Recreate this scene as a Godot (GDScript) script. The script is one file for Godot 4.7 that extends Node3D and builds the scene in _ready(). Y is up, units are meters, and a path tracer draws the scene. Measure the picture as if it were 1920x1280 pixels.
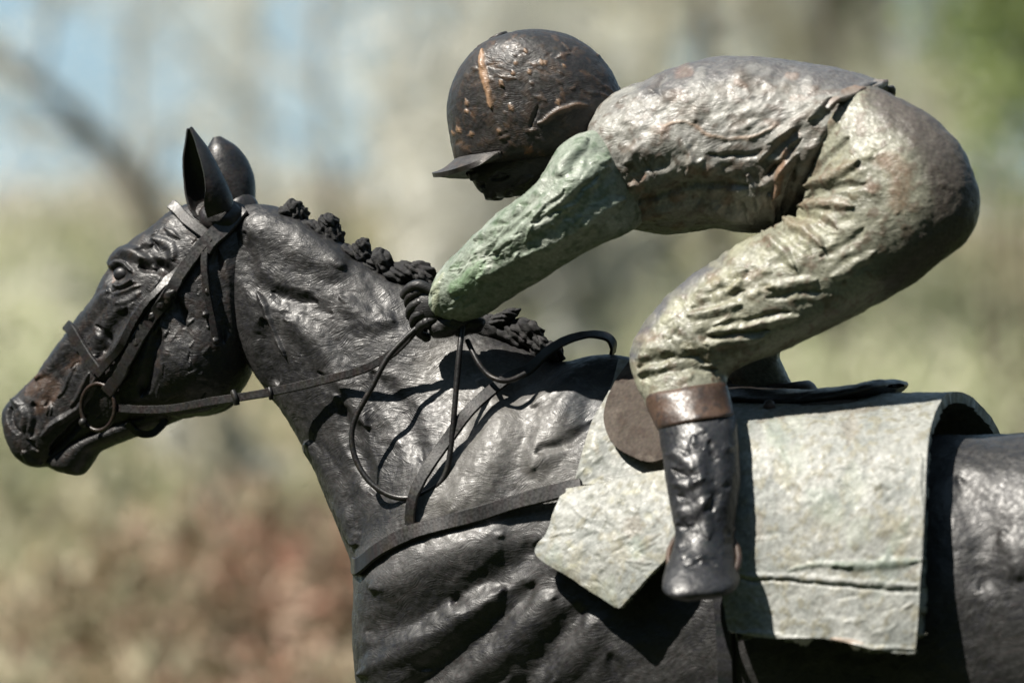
extends Node3D

# A bronze racehorse and jockey on a plinth, seen from the rider's left and a little behind, in front of a blurred early-spring bank.
# Statue axes: x = towards the horse's tail, y = up from the plinth top, z = towards the rider's left.

const D := 10.0          # metres from the lens to the statue's middle
const BASE := 0.30       # plinth top above the ground
const VC := 1.65         # height of the picture's middle above the plinth top
var ct := cos(deg_to_rad(22.0))
var st := sin(deg_to_rad(22.0))
var statue: Node3D
var M := {}
var rng := RandomNumberGenerator.new()
var nz_a := FastNoiseLite.new()
var nz_b := FastNoiseLite.new()
var nz_c := FastNoiseLite.new()

# ---------------------------------------------------------------- pixel <-> statue
func S(px: float, py: float, w: float) -> Vector3:
	var a := (px - 960.0) / 10000.0
	var u := (a * D - a * w * ct + w * st) / (ct + a * st)
	return Vector3(u, VC + (640.0 - py) / 10000.0 * (D - u * st - w * ct), w)

func proj(p: Vector3) -> Vector2:
	var k := 10000.0 / (D - p.x * st - p.z * ct)
	return Vector2(960.0 + (p.x * ct - p.z * st) * k, 640.0 - (p.y - VC) * k)

# ---------------------------------------------------------------- sculpting strokes
class Sculpt:
	var seg := PackedFloat32Array()   # ax ay bx by ra rb h kind
	var sid := PackedInt32Array()
	var tints: Array[Color] = []
	var tw := PackedFloat32Array()
	var bins := {}
	var disp := 0.0
	var mixw := 0.0
	var mixc := Color()
	func add(pts: Array, r: float, h: float, kind := 0, tint := Color.WHITE, w := 0.0, taper := true) -> void:
		var id := tints.size()
		tints.append(tint)
		tw.append(w)
		if pts.size() == 1:
			pts = [pts[0], pts[0] + Vector2(0.1, 0.1)]
			taper = false
		# smooth the polyline
		var q: Array[Vector2] = []
		for i in pts.size() - 1:
			var p0: Vector2 = pts[maxi(i - 1, 0)]
			var p1: Vector2 = pts[i]
			var p2: Vector2 = pts[i + 1]
			var p3: Vector2 = pts[mini(i + 2, pts.size() - 1)]
			var k := 3 if pts.size() > 2 else 2
			for j in k:
				q.append(p1.cubic_interpolate(p2, p0, p3, float(j) / k))
		q.append(pts[pts.size() - 1])
		var n := q.size() - 1
		for i in n:
			var ta := float(i) / n
			var tb := float(i + 1) / n
			var ra := r * (sqrt(maxf(0.0, 1.0 - pow(absf(2.0 * ta - 1.0), 3.0))) * 0.75 + 0.25 if taper else 1.0)
			var rb := r * (sqrt(maxf(0.0, 1.0 - pow(absf(2.0 * tb - 1.0), 3.0))) * 0.75 + 0.25 if taper else 1.0)
			var at := seg.size() / 8
			seg.append_array([q[i].x, q[i].y, q[i + 1].x, q[i + 1].y, ra, rb, h, float(kind)])
			sid.append(id)
			var rr := maxf(ra, rb)
			for cx in range(floori((minf(q[i].x, q[i + 1].x) - rr) / 24.0), floori((maxf(q[i].x, q[i + 1].x) + rr) / 24.0) + 1):
				for cy in range(floori((minf(q[i].y, q[i + 1].y) - rr) / 24.0), floori((maxf(q[i].y, q[i + 1].y) + rr) / 24.0) + 1):
					var key := cx * 1000 + cy
					if not bins.has(key):
						bins[key] = PackedInt32Array()
					bins[key].append(at)
	func eval(x: float, y: float) -> void:
		disp = 0.0
		mixw = 0.0
		var key := floori(x / 24.0) * 1000 + floori(y / 24.0)
		if not bins.has(key):
			return
		var list: PackedInt32Array = bins[key]
		var cur := -1
		var best := 0.0
		var bh := 0.0
		for at in list:
			var o := at * 8
			var ax := seg[o]
			var ay := seg[o + 1]
			var dx := seg[o + 2] - ax
			var dy := seg[o + 3] - ay
			var t := clampf(((x - ax) * dx + (y - ay) * dy) / (dx * dx + dy * dy + 1e-6), 0.0, 1.0)
			var ex := x - ax - t * dx
			var ey := y - ay - t * dy
			var r := lerpf(seg[o + 4], seg[o + 5], t)
			var d := sqrt(ex * ex + ey * ey) / r
			var kind := int(seg[o + 7])
			if kind == 2:   # a step: broad on its left side (walking a to b, y down), abrupt on the other
				if dx * ey - dy * ex > 0.0:
					d *= 4.0
			if d >= 1.0:
				continue
			var f := 1.0 - d * d
			f = f * f if kind != 1 else 1.0 - d
			if sid[at] != cur:
				if cur >= 0:
					_put(cur, best, bh)
				cur = sid[at]
				best = f
				bh = seg[o + 6]
			elif f > best:
				best = f
		if cur >= 0:
			_put(cur, best, bh)
	func _put(id: int, f: float, h: float) -> void:
		disp += f * h * 0.001
		if tw[id] > 0.0:
			var k := minf(1.0, f * 1.6) * tw[id]
			mixc = tints[id] if mixw <= 0.0 else mixc.lerp(tints[id], k / (k + mixw))
			mixw = mixw + k - mixw * k

# ---------------------------------------------------------------- mesh collector
class Acc:
	var v := PackedVector3Array()
	var n := PackedVector3Array()
	var uv := PackedVector2Array()
	var c := PackedColorArray()
	var idx := PackedInt32Array()
	func orient(from := 0) -> void:   # turn every triangle the way its normals point
		for i in range(from, idx.size(), 3):
			var a := idx[i]
			var b := idx[i + 1]
			var c := idx[i + 2]
			if (v[b] - v[a]).cross(v[c] - v[a]).dot(n[a] + n[b] + n[c]) > 0.0:
				idx[i + 1] = c
				idx[i + 2] = b
	func mesh(check := false) -> ArrayMesh:
		if check:
			orient()
		var a := []
		a.resize(Mesh.ARRAY_MAX)
		a[Mesh.ARRAY_VERTEX] = v
		a[Mesh.ARRAY_NORMAL] = n
		a[Mesh.ARRAY_TEX_UV] = uv
		a[Mesh.ARRAY_COLOR] = c
		a[Mesh.ARRAY_INDEX] = idx
		var m := ArrayMesh.new()
		m.add_surface_from_arrays(Mesh.PRIMITIVE_TRIANGLES, a)
		return m

func noise(freq: float, octaves: int, sd: int, kind := FastNoiseLite.TYPE_SIMPLEX_SMOOTH) -> FastNoiseLite:
	var n := FastNoiseLite.new()
	n.seed = sd
	n.noise_type = kind
	n.frequency = freq
	n.fractal_type = FastNoiseLite.FRACTAL_FBM if octaves > 1 else FastNoiseLite.FRACTAL_NONE
	n.fractal_octaves = octaves
	return n

# palette: [base, patch, fleck]; linear colours. Patches and flecks are patina, placed by noise.
func patina(pal: Array, p: Vector3) -> Color:
	var a := nz_a.get_noise_3dv(p)
	var b := nz_b.get_noise_3dv(p)
	var c: Color = pal[0]
	c = c.lerp(pal[1], smoothstep(-0.15, 0.35, a))
	c = c.lerp(pal[2], smoothstep(0.08, 0.4, b) * 0.85)
	var g := 1.0 + 0.28 * nz_c.get_noise_3dv(p)
	return Color(c.r * g, c.g * g, c.b * g)

func grid_normals(v: PackedVector3Array, at: int, rows: int, cols: int, closed: bool, sgn: float, out: PackedVector3Array) -> PackedVector3Array:
	for i in rows:
		var i0 := at + maxi(i - 1, 0) * cols
		var i1 := at + mini(i + 1, rows - 1) * cols
		for j in cols:
			var j0 := j - 1
			var j1 := j + 1
			if closed:
				j0 = cols - 1 if j0 < 0 else j0
				j1 = 0 if j1 == cols else j1
			else:
				j0 = maxi(j0, 0)
				j1 = mini(j1, cols - 1)
			out[at + i * cols + j] = (v[i1 + j] - v[i0 + j]).cross(v[at + i * cols + j1] - v[at + i * cols + j0]).normalized() * sgn
	return out

# A closed body through pairs of points: each station is [top px, top py, bottom px, bottom py, w, half width, exponent, egg].
# side: 0 both sides alike (strokes mirrored), +1 the near limb, -1 the far limb.
func loft(acc: Acc, stations: Array, step: float, far_step: float, sc: Sculpt, pal: Array, rough: float, side := 0, o := {}) -> void:
	var n := stations.size()
	var T: Array[Vector3] = []
	var B: Array[Vector3] = []
	var par := PackedVector3Array()
	var mirror: float = o.get("mirror", 1.0)
	for s in stations:
		var w: float = s[4]
		var t := S(s[0], s[1], absf(w) if mirror < 0 else w)
		var b := S(s[2], s[3], absf(w) if mirror < 0 else w)
		t.z *= mirror
		b.z *= mirror
		T.append(t)
		B.append(b)
		par.append(Vector3(s[5], s[6] if s.size() > 6 else 2.0, s[7] if s.size() > 7 else 0.0))
	# ring parameters by length
	var ts := PackedFloat32Array()
	for i in n - 1:
		var len := maxf(T[i].distance_to(T[i + 1]), B[i].distance_to(B[i + 1]))
		var st_here: float = step
		if o.has("coarse_from") and i >= o.coarse_from:
			st_here = 0.03
		var k := maxi(1, ceili(len / st_here))
		for j in k:
			ts.append(i + float(j) / k)
	ts.append(n - 1)
	var big := 0.0
	for i in n:
		big = maxf(big, maxf(T[i].distance_to(B[i]) * 0.5, par[i].x))
	var per := big * 3.6
	var kn := maxi(10, ceili(per / step * float(o.get("ring", 1.0))))
	var kf := maxi(10, ceili(per / far_step))
	var cols := kn + kf
	var cs := PackedFloat32Array()
	var sn := PackedFloat32Array()
	for j in cols:
		var f := PI * j / kn if j < kn else PI + PI * (j - kn) / kf
		cs.append(cos(f))
		sn.append(sin(f))
	var rows := ts.size()
	var at := acc.v.size()
	var total := rows * cols
	var v := PackedVector3Array()
	v.resize(total)
	var uv := PackedVector2Array()
	uv.resize(total)
	var along := 0.0
	var last := Vector3()
	for i in rows:
		var k := mini(int(ts[i]), n - 2)
		var f := ts[i] - k
		var k0 := maxi(k - 1, 0)
		var k3 := mini(k + 2, n - 1)
		var t := T[k].cubic_interpolate(T[k + 1], T[k0], T[k3], f)
		var b := B[k].cubic_interpolate(B[k + 1], B[k0], B[k3], f)
		var q := par[k].cubic_interpolate(par[k + 1], par[k0], par[k3], f)
		var mid := (t + b) * 0.5
		var ax := (t - b) * 0.5
		var ex := 2.0 / maxf(q.y, 1.0)
		if i > 0:
			along += mid.distance_to(last)
		last = mid
		for j in cols:
			var c := cs[j]
			var s := sn[j]
			var cc := signf(c) * pow(absf(c), ex)
			var ss := signf(s) * pow(absf(s), ex)
			v[i * cols + j] = mid + ax * cc + Vector3(0, 0, q.x * maxf(0.05, 1.0 + q.z * cc) * ss)
			uv[i * cols + j] = Vector2(along, float(j) / cols * per)
	var nn := PackedVector3Array()
	nn.resize(total)
	# orient: outward
	nn = grid_normals(v, 0, rows, cols, true, 1.0, nn)
	var mid_i := rows / 2
	var cen := Vector3()
	for j in cols:
		cen += v[mid_i * cols + j] / cols
	var sgn := 1.0 if nn[mid_i * cols].dot(v[mid_i * cols] - cen) > 0.0 else -1.0
	var col := PackedColorArray()
	col.resize(total)
	var warp: float = o.get("warp", 5.0)
	for k in total:
		var p := v[k]
		var q := p
		if side == 0:
			q.z = absf(q.z)
		elif side < 0:
			q.z = -q.z
		var pp := proj(q)
		var wx := nz_b.get_noise_3dv(p * 0.6) * warp
		var wy := nz_b.get_noise_3dv(p * 0.6 + Vector3(7, 3, 1)) * warp
		sc.eval(pp.x + wx, pp.y + wy)
		var d := sc.disp + rough * (nz_a.get_noise_3dv(p * 1.3) + 0.42 * nz_b.get_noise_3dv(p) + 0.16 * nz_c.get_noise_3dv(p))
		v[k] = p + nn[k] * (sgn * d)
		var c := patina(pal, p)
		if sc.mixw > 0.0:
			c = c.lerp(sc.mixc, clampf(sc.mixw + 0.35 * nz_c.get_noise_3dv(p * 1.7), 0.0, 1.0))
		col[k] = c
	nn = grid_normals(v, 0, rows, cols, true, sgn, nn)
	acc.v.append_array(v)
	acc.n.append_array(nn)
	acc.uv.append_array(uv)
	acc.c.append_array(col)
	for i in rows - 1:
		for j in cols:
			var j1 := 0 if j + 1 == cols else j + 1
			var a0 := at + i * cols + j
			var a1 := at + i * cols + j1
			acc.idx.append_array([a0, a1, a0 + cols, a1, a1 + cols, a0 + cols] if sgn > 0.0 else [a0, a0 + cols, a1, a1, a0 + cols, a1 + cols])
	for e in 2:   # close the ends
		var r0 := at + (rows - 1) * cols * e
		var m := Vector3()
		for j in cols:
			m += acc.v[r0 + j] / cols
		var ci := acc.v.size()
		var far_ring := at + (rows - 2) * cols if e else at + cols
		acc.v.append(m)
		acc.n.append((m - acc.v[far_ring]).normalized())
		acc.uv.append(acc.uv[r0])
		acc.c.append(acc.c[r0])
		for j in cols:
			var j1 := 0 if j + 1 == cols else j + 1
			acc.idx.append_array([ci, r0 + j, r0 + j1] if (e == 0) == (sgn > 0.0) else [ci, r0 + j1, r0 + j])

# ---------------------------------------------------------------- the near surface of a body, by pixel
var smap := PackedFloat32Array()
const SW := 330
const SH := 220
func map_surface(acc: Acc) -> void:
	smap.resize(SW * SH)
	smap.fill(-9.0)
	for p in acc.v:
		if p.z < -0.02:
			continue
		var q := proj(p)
		var x := int((q.x + 100.0) / 8.0)
		var y := int((q.y + 100.0) / 8.0)
		if x >= 0 and y >= 0 and x < SW and y < SH and p.z > smap[y * SW + x]:
			smap[y * SW + x] = p.z

func surf_w(px: float, py: float) -> float:
	var fx := (px + 100.0) / 8.0 - 0.5
	var fy := (py + 100.0) / 8.0 - 0.5
	var sum := 0.0
	var wt := 0.0
	for r in [1, 3, 6]:
		for dy in range(-r, r + 1):
			for dx in range(-r, r + 1):
				var x := floori(fx) + dx
				var y := floori(fy) + dy
				if x < 0 or y < 0 or x >= SW or y >= SH or smap[y * SW + x] < -5.0:
					continue
				var d := Vector2(x - fx, y - fy).length_squared()
				var k := exp(-d * 1.1) + 1e-9
				sum += smap[y * SW + x] * k
				wt += k
		if wt > 0.0:
			break
	return sum / wt if wt > 0.0 else 0.1

func surf(px: float, py: float) -> Vector3:
	return S(px, py, surf_w(px, py))

func surf_n(px: float, py: float) -> Vector3:
	var a := surf(px + 9, py) - surf(px - 9, py)
	var b := surf(px, py + 9) - surf(px, py - 9)
	var n := b.cross(a).normalized()
	return n if n.z > 0.0 else -n

# a point: (px, py, w), or with w >= 1000: lying w - 1000 millimetres off the surface
func pt(q: Vector3) -> Vector3:
	if q.z >= 900.0:
		return surf(q.x, q.y) + surf_n(q.x, q.y) * (q.z - 1000.0) * 0.001
	return S(q.x, q.y, q.z)

func put(called: String, mesh: Mesh, mat: Material, parent: Node3D, label := "") -> MeshInstance3D:
	var o := MeshInstance3D.new()
	o.name = called
	o.mesh = mesh
	o.material_override = mat
	parent.add_child(o, true)
	if label:
		o.set_meta("label", label)
	return o

# A band (or, when width equals thickness, a cord) along points; normals follow the surface or the given direction.
func strap(acc: Acc, pts: Array, width: float, thick: float, pal: Array, o := {}) -> void:
	var P: Array[Vector3] = []
	var N: Array[Vector3] = []
	var given: Variant = o.get("normal")
	var k := 0
	for q in pts:
		P.append(pt(q))
		if given is Array:
			N.append(given[k].normalized())
		elif given is Vector3:
			N.append(given)
		else:
			N.append(surf_n(q.x, q.y) if q.z >= 900.0 else Vector3(0, 0, 1))
		k += 1
	var n := P.size()
	var step: float = o.get("step", 0.006)
	var C: Array[Vector3] = []
	var CN: Array[Vector3] = []
	for i in n - 1:
		var m := maxi(2, ceili(P[i].distance_to(P[i + 1]) / step))
		for j in m + (1 if i == n - 2 else 0):
			var f := float(j) / m
			C.append(P[i].cubic_interpolate(P[i + 1], P[maxi(i - 1, 0)], P[mini(i + 2, n - 1)], f))
			CN.append(N[i].lerp(N[i + 1], f).normalized())
	var rows := C.size()
	var at := acc.v.size()
	var along := 0.0
	var jit: float = o.get("jitter", 0.0008)
	var ew: Variant = o.get("widths")
	var flat := width > thick * 1.6
	# profile: [across, out, normal across, normal out]; a flat band with small bevels, or a round cord
	var prof: Array = []
	if flat:
		var bv := 0.86
		prof = [[-bv, 1, 0, 1], [bv, 1, 0, 1], [bv, 1, 0.7, 0.7], [1, 0.4, 0.7, 0.7], [1, 0.4, 1, 0], [1, -0.8, 1, 0], [1, -1, 0, -1], [-1, -1, 0, -1], [-1, -0.8, -1, 0], [-1, 0.4, -1, 0], [-1, 0.4, -0.7, 0.7], [-bv, 1, -0.7, 0.7]]
	else:
		for k2 in 10:
			var f := TAU * k2 / 10.0
			prof.append([cos(f), sin(f), cos(f), sin(f)])
	var sides := prof.size()
	for i in rows:
		var tan := (C[mini(i + 1, rows - 1)] - C[maxi(i - 1, 0)]).normalized()
		var wd := tan.cross(CN[i]).normalized()
		var nr := wd.cross(tan).normalized()
		var wscale := 1.0
		if ew is Array:
			var f: float = float(i) / maxf(1, rows - 1) * (ew.size() - 1)
			wscale = lerpf(ew[int(f)], ew[mini(int(f) + 1, ew.size() - 1)], f - int(f))
		var hw := width * 0.5 * wscale * (1.0 + 0.10 * nz_b.get_noise_3dv(C[i] * 0.7))
		var ht := thick * 0.5
		if i > 0:
			along += C[i].distance_to(C[i - 1])
		for j in sides:
			var q: Array = prof[j]
			var p: Vector3 = C[i] + wd * (q[0] * hw) + nr * (q[1] * ht)
			p += nr * jit * nz_b.get_noise_3dv(p)
			acc.v.append(p)
			acc.n.append((wd * q[2] + nr * q[3]).normalized())
			acc.uv.append(Vector2(along, float(j) / sides * (width + thick) * 2.0))
			acc.c.append(patina(pal, p))
	for i in rows - 1:
		for j in sides:
			if flat and j % 2 == 1:
				continue
			var j1 := (j + 1) % sides
			acc.idx.append_array([at + i * sides + j, at + (i + 1) * sides + j, at + i * sides + j1, at + i * sides + j1, at + (i + 1) * sides + j, at + (i + 1) * sides + j1])
	for e in 2:
		var r0 := at + (rows - 1) * sides * e
		var ci := acc.v.size()
		var en := (C[(rows - 1) * e] - C[(rows - 2) if e else 1]).normalized()
		for j in sides:
			acc.v.append(acc.v[r0 + j])
			acc.n.append(en)
			acc.uv.append(Vector2())
			acc.c.append(acc.c[r0])
		for j in range(1, sides - 1):
			acc.idx.append_array([ci, ci + j, ci + j + 1])

# one strap, one mesh
func strap_part(called: String, pts: Array, width: float, thick: float, pal: Array, mat: Material, parent: Node3D, o := {}) -> MeshInstance3D:
	var a := Acc.new()
	strap(a, pts, width, thick, pal, o)
	return put(called, a.mesh(true), mat, parent, o.get("label", ""))

# A rough lump: an ellipsoid pushed about by noise, radii along x, y, z of basis b.
func lump(acc: Acc, at: Vector3, r: Vector3, b: Basis, amp: float, freq: float, pal: Array, seg := 18, twist := 0.0) -> void:
	var rows := seg / 2 + 2
	var a0 := acc.v.size()
	var v := PackedVector3Array()
	var nrm := PackedVector3Array()
	for i in rows:
		var th := PI * i / (rows - 1)
		for j in seg:
			var ph := TAU * j / seg
			var d := Vector3(sin(th) * cos(ph), cos(th), sin(th) * sin(ph))
			var k := 1.0 + amp * nz_a.get_noise_3dv((at + b * (d * r)) * freq) + amp * 0.6 * nz_b.get_noise_3dv((at + b * (d * r)) * freq)
			k += twist * (absf(sin(ph * 2.5 + th * 3.5)) - 0.6)   # strands wound round the lump
			v.append(at + b * (d * r * k))
			nrm.append((b * (d / r)).normalized())
	var n2 := nrm.duplicate()
	n2 = grid_normals(v, 0, rows, seg, true, 1.0, n2)
	for i in v.size():
		var row := i / seg
		if row > 0 and row < rows - 1:
			nrm[i] = n2[i] * (1.0 if n2[i].dot(nrm[i]) > 0.0 else -1.0)
		acc.c.append(patina(pal, v[i]))
		acc.uv.append(Vector2(float(i % seg) / seg * 3.0 * r.x, float(row) / rows * 3.0 * r.y))
	acc.v.append_array(v)
	acc.n.append_array(nrm)
	for i in rows - 1:
		for j in seg:
			var j1 := (j + 1) % seg
			acc.idx.append_array([a0 + i * seg + j, a0 + i * seg + j1, a0 + (i + 1) * seg + j, a0 + i * seg + j1, a0 + (i + 1) * seg + j1, a0 + (i + 1) * seg + j])

# A sheet with thickness through rows of points (each row a polyline of statue points).
func sheet(acc: Acc, rows_in: Array, nu: int, nv: int, thick: float, sc: Sculpt, pal: Array, rough: float, side := 1) -> void:
	var R: Array = []
	for row in rows_in:
		var line: Array[Vector3] = []
		var m: int = row.size()
		for i in nu:
			var f := float(i) / (nu - 1) * (m - 1)
			var k := mini(int(f), m - 2)
			line.append(row[k].cubic_interpolate(row[k + 1], row[maxi(k - 1, 0)], row[mini(k + 2, m - 1)], f - k) if m > 2 else row[k].lerp(row[k + 1], f - k))
		R.append(line)
	var m2 := R.size()
	var v := PackedVector3Array()
	for j in nv:
		var f := float(j) / (nv - 1) * (m2 - 1)
		var k := mini(int(f), m2 - 2)
		for i in nu:
			v.append(R[k][i].cubic_interpolate(R[k + 1][i], R[maxi(k - 1, 0)][i], R[mini(k + 2, m2 - 1)][i], f - k) if m2 > 2 else R[k][i].lerp(R[k + 1][i], f - k))
	var n := PackedVector3Array()
	n.resize(v.size())
	n = grid_normals(v, 0, nv, nu, false, 1.0, n)
	var sgn := 1.0
	if n[v.size() / 2].z * side < 0.0:
		sgn = -1.0
	var col := PackedColorArray()
	for i in v.size():
		var p := v[i]
		var q := p
		if side < 0:
			q.z = -q.z
		var pp := proj(q)
		sc.eval(pp.x + nz_b.get_noise_3dv(p * 0.6) * 5.0, pp.y + nz_b.get_noise_3dv(p * 0.6 + Vector3(5, 2, 9)) * 5.0)
		var d := sc.disp + rough * (nz_a.get_noise_3dv(p * 1.3) + 0.42 * nz_b.get_noise_3dv(p) + 0.16 * nz_c.get_noise_3dv(p))
		v[i] = p + n[i] * (sgn * d)
		var c := patina(pal, p)
		if sc.mixw > 0.0:
			c = c.lerp(sc.mixc, clampf(sc.mixw + 0.35 * nz_c.get_noise_3dv(p * 1.7), 0.0, 1.0))
		col.append(c)
	n = grid_normals(v, 0, nv, nu, false, sgn, n)
	# outer face, inner face, rim
	var at := acc.v.size()
	var tot := v.size()
	for f in 2:
		for i in tot:
			acc.v.append(v[i] - n[i] * thick * f)
			acc.n.append(n[i] * (1.0 - 2.0 * f))
			acc.uv.append(Vector2(v[i].x, v[i].y))
			acc.c.append(col[i])
	for f in 2:
		var o := at + f * tot
		for j in nv - 1:
			for i in nu - 1:
				var a := o + j * nu + i
				if (f == 0) == (sgn > 0.0):
					acc.idx.append_array([a, a + 1, a + nu, a + 1, a + nu + 1, a + nu])
				else:
					acc.idx.append_array([a, a + nu, a + 1, a + 1, a + nu, a + nu + 1])
	var rim := PackedInt32Array()
	for i in nu:
		rim.append(i)
	for j in range(1, nv):
		rim.append(j * nu + nu - 1)
	for i in range(nu - 2, -1, -1):
		rim.append((nv - 1) * nu + i)
	for j in range(nv - 2, -1, -1):
		rim.append(j * nu)
	var ra := acc.v.size()
	var cen := Vector3()
	for p in v:
		cen += p / tot
	for k in rim.size():
		var i := rim[k]
		var a := rim[maxi(k - 1, 0)]
		var b := rim[mini(k + 1, rim.size() - 1)]
		var out := (v[b] - v[a]).cross(n[i]).normalized()
		if out.dot(v[i] - cen) < 0.0:
			out = -out
		for f in 2:
			acc.v.append(v[i] - n[i] * thick * f)
			acc.n.append(out)
			acc.uv.append(Vector2(v[i].x, v[i].y))
			acc.c.append(col[i])
	for k in rim.size() - 1:
		acc.idx.append_array([ra + k * 2, ra + k * 2 + 1, ra + k * 2 + 2, ra + k * 2 + 2, ra + k * 2 + 1, ra + k * 2 + 3])

# ---------------------------------------------------------------- materials
var PAL := {}
func V(a: Array) -> Array:   # [x, y, x, y ...] -> points
	var out := []
	for i in range(0, a.size(), 2):
		out.append(Vector2(a[i], a[i + 1]))
	return out

# modelled hair and tool marks: noise dragged along a wandering direction
func hair_image(size: int, cell: float, reach: int, turn: float, sd: int) -> Image:
	var src := noise(1.0 / cell, 2, sd).get_seamless_image(size, size)
	var dirs := noise(2.6 / size, 2, sd + 3).get_seamless_image(size, size)
	var pat := noise(6.0 / size, 3, sd + 5).get_seamless_image(size, size)
	var s := src.get_data()
	var dd := dirs.get_data()
	var pd := pat.get_data()
	var out := PackedByteArray()
	out.resize(size * size)
	var cx := PackedFloat32Array()
	var cy := PackedFloat32Array()
	for i in 256:
		var a := (i - 128) / 128.0 * turn
		cx.append(cos(a) * 2.5)
		cy.append(sin(a) * 2.5)
	var mask := size - 1
	for y in size:
		for x in size:
			var sum := int(s[y * size + x])
			var fx := float(x)
			var fy := float(y)
			var k := dd[y * size + x]
			for q in reach:
				fx += cx[k]
				fy += cy[k]
				var at := (int(fy) & mask) * size + (int(fx) & mask)
				sum += s[at]
				k = dd[at]
			var v := (float(sum) / (reach + 1) - 128.0) * 2.6 + (s[y * size + x] - 128.0) * 0.25
			var amp := 0.35 + 0.9 * pd[y * size + x] / 255.0
			out[y * size + x] = clampi(int(128.0 + v * amp), 0, 255)
	return Image.create_from_data(size, size, false, Image.FORMAT_L8, out)

func noise_tex(size: int, freq: float, octaves: int, sd: int, lo: Color, hi: Color, kind := FastNoiseLite.TYPE_SIMPLEX_SMOOTH) -> NoiseTexture2D:
	var t := NoiseTexture2D.new()
	t.width = size
	t.height = size
	t.seamless = true
	t.noise = noise(freq, octaves, sd, kind)
	var g := Gradient.new()
	g.set_color(0, lo)
	g.set_color(1, hi)
	t.color_ramp = g
	return t

func bronze(rough: float, spec: float, bump: Texture2D, bump_cm: float, scale: float, grain: Texture2D, rtex: Texture2D = null) -> StandardMaterial3D:
	var m := StandardMaterial3D.new()
	m.vertex_color_use_as_albedo = true
	m.albedo_texture = grain
	m.roughness = rough
	m.metallic_specular = spec
	if rtex:
		m.roughness_texture = rtex
		m.roughness_texture_channel = BaseMaterial3D.TEXTURE_CHANNEL_GREEN
	m.uv1_scale = Vector3(scale, scale, scale)
	m.uv1_triplanar = true
	m.uv1_triplanar_sharpness = 4.0
	if bump:
		m.heightmap_enabled = true
		m.heightmap_texture = bump
		m.heightmap_scale = bump_cm
	return m

func make_materials() -> void:
	nz_a = noise(9.0, 3, 11)
	nz_b = noise(34.0, 3, 23)
	nz_c = noise(110.0, 2, 37)
	var comb := ImageTexture.create_from_image(hair_image(512, 9.0, 13, 1.0, 5))
	var clay := noise_tex(512, 0.03, 5, 71, Color(0, 0, 0), Color(1, 1, 1))
	var grain := noise_tex(512, 0.045, 4, 83, Color(0.80, 0.80, 0.80), Color(1, 1, 1))
	var rgh := noise_tex(512, 0.03, 4, 91, Color(0.45, 0.45, 0.45), Color(1, 1, 1))
	M.horse = bronze(0.66, 0.42, comb, 0.065, 1.0 / 0.22, grain, rgh)
	M.strap = bronze(0.58, 0.42, clay, 0.015, 1.0 / 0.12, grain, rgh)
	M.dress = bronze(0.66, 0.45, comb, 0.085, 1.0 / 0.2, grain, rgh)
	M.cloth = bronze(0.78, 0.38, comb, 0.03, 1.0 / 0.3, grain, rgh)
	M.flap = bronze(0.85, 0.35, comb, 0.06, 1.0 / 0.2, grain)
	M.mane = bronze(0.80, 0.4, comb, 0.14, 1.0 / 0.10, grain)
	M.helmet = bronze(0.64, 0.45, comb, 0.06, 1.0 / 0.16, grain, rgh)
	# linear base colours: ground, patches, flecks
	PAL.horse = [Color(0.018, 0.018, 0.019), Color(0.031, 0.030, 0.030), Color(0.022, 0.0215, 0.021)]
	PAL.head = [Color(0.014, 0.014, 0.015), Color(0.022, 0.021, 0.021), Color(0.024, 0.019, 0.017)]
	PAL.strap = [Color(0.012, 0.0115, 0.0115), Color(0.018, 0.017, 0.0165), Color(0.021, 0.017, 0.0145)]
	PAL.sleeve = [Color(0.185, 0.215, 0.172), Color(0.25, 0.275, 0.232), Color(0.11, 0.145, 0.10)]
	PAL.jacket = [Color(0.225, 0.222, 0.20), Color(0.165, 0.162, 0.148), Color(0.10, 0.082, 0.066)]
	PAL.breeches = [Color(0.205, 0.205, 0.155), Color(0.17, 0.17, 0.13), Color(0.115, 0.092, 0.065)]
	PAL.cloth = [Color(0.255, 0.26, 0.24), Color(0.20, 0.21, 0.196), Color(0.195, 0.188, 0.145)]
	PAL.helmet = [Color(0.024, 0.0225, 0.022), Color(0.033, 0.030, 0.028), Color(0.042, 0.031, 0.024)]
	PAL.boot = [Color(0.015, 0.0155, 0.017), Color(0.026, 0.0265, 0.029), Color(0.018, 0.0185, 0.021)]
	PAL.copper = [Color(0.046, 0.030, 0.023), Color(0.074, 0.046, 0.032), Color(0.036, 0.027, 0.023)]
	PAL.flap = [Color(0.062, 0.050, 0.041), Color(0.085, 0.070, 0.058), Color(0.048, 0.036, 0.029)]

# ---------------------------------------------------------------- the statue
const COPPER := Color(0.24, 0.145, 0.10)
const DARKTOP := Color(0.075, 0.073, 0.075)

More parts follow.
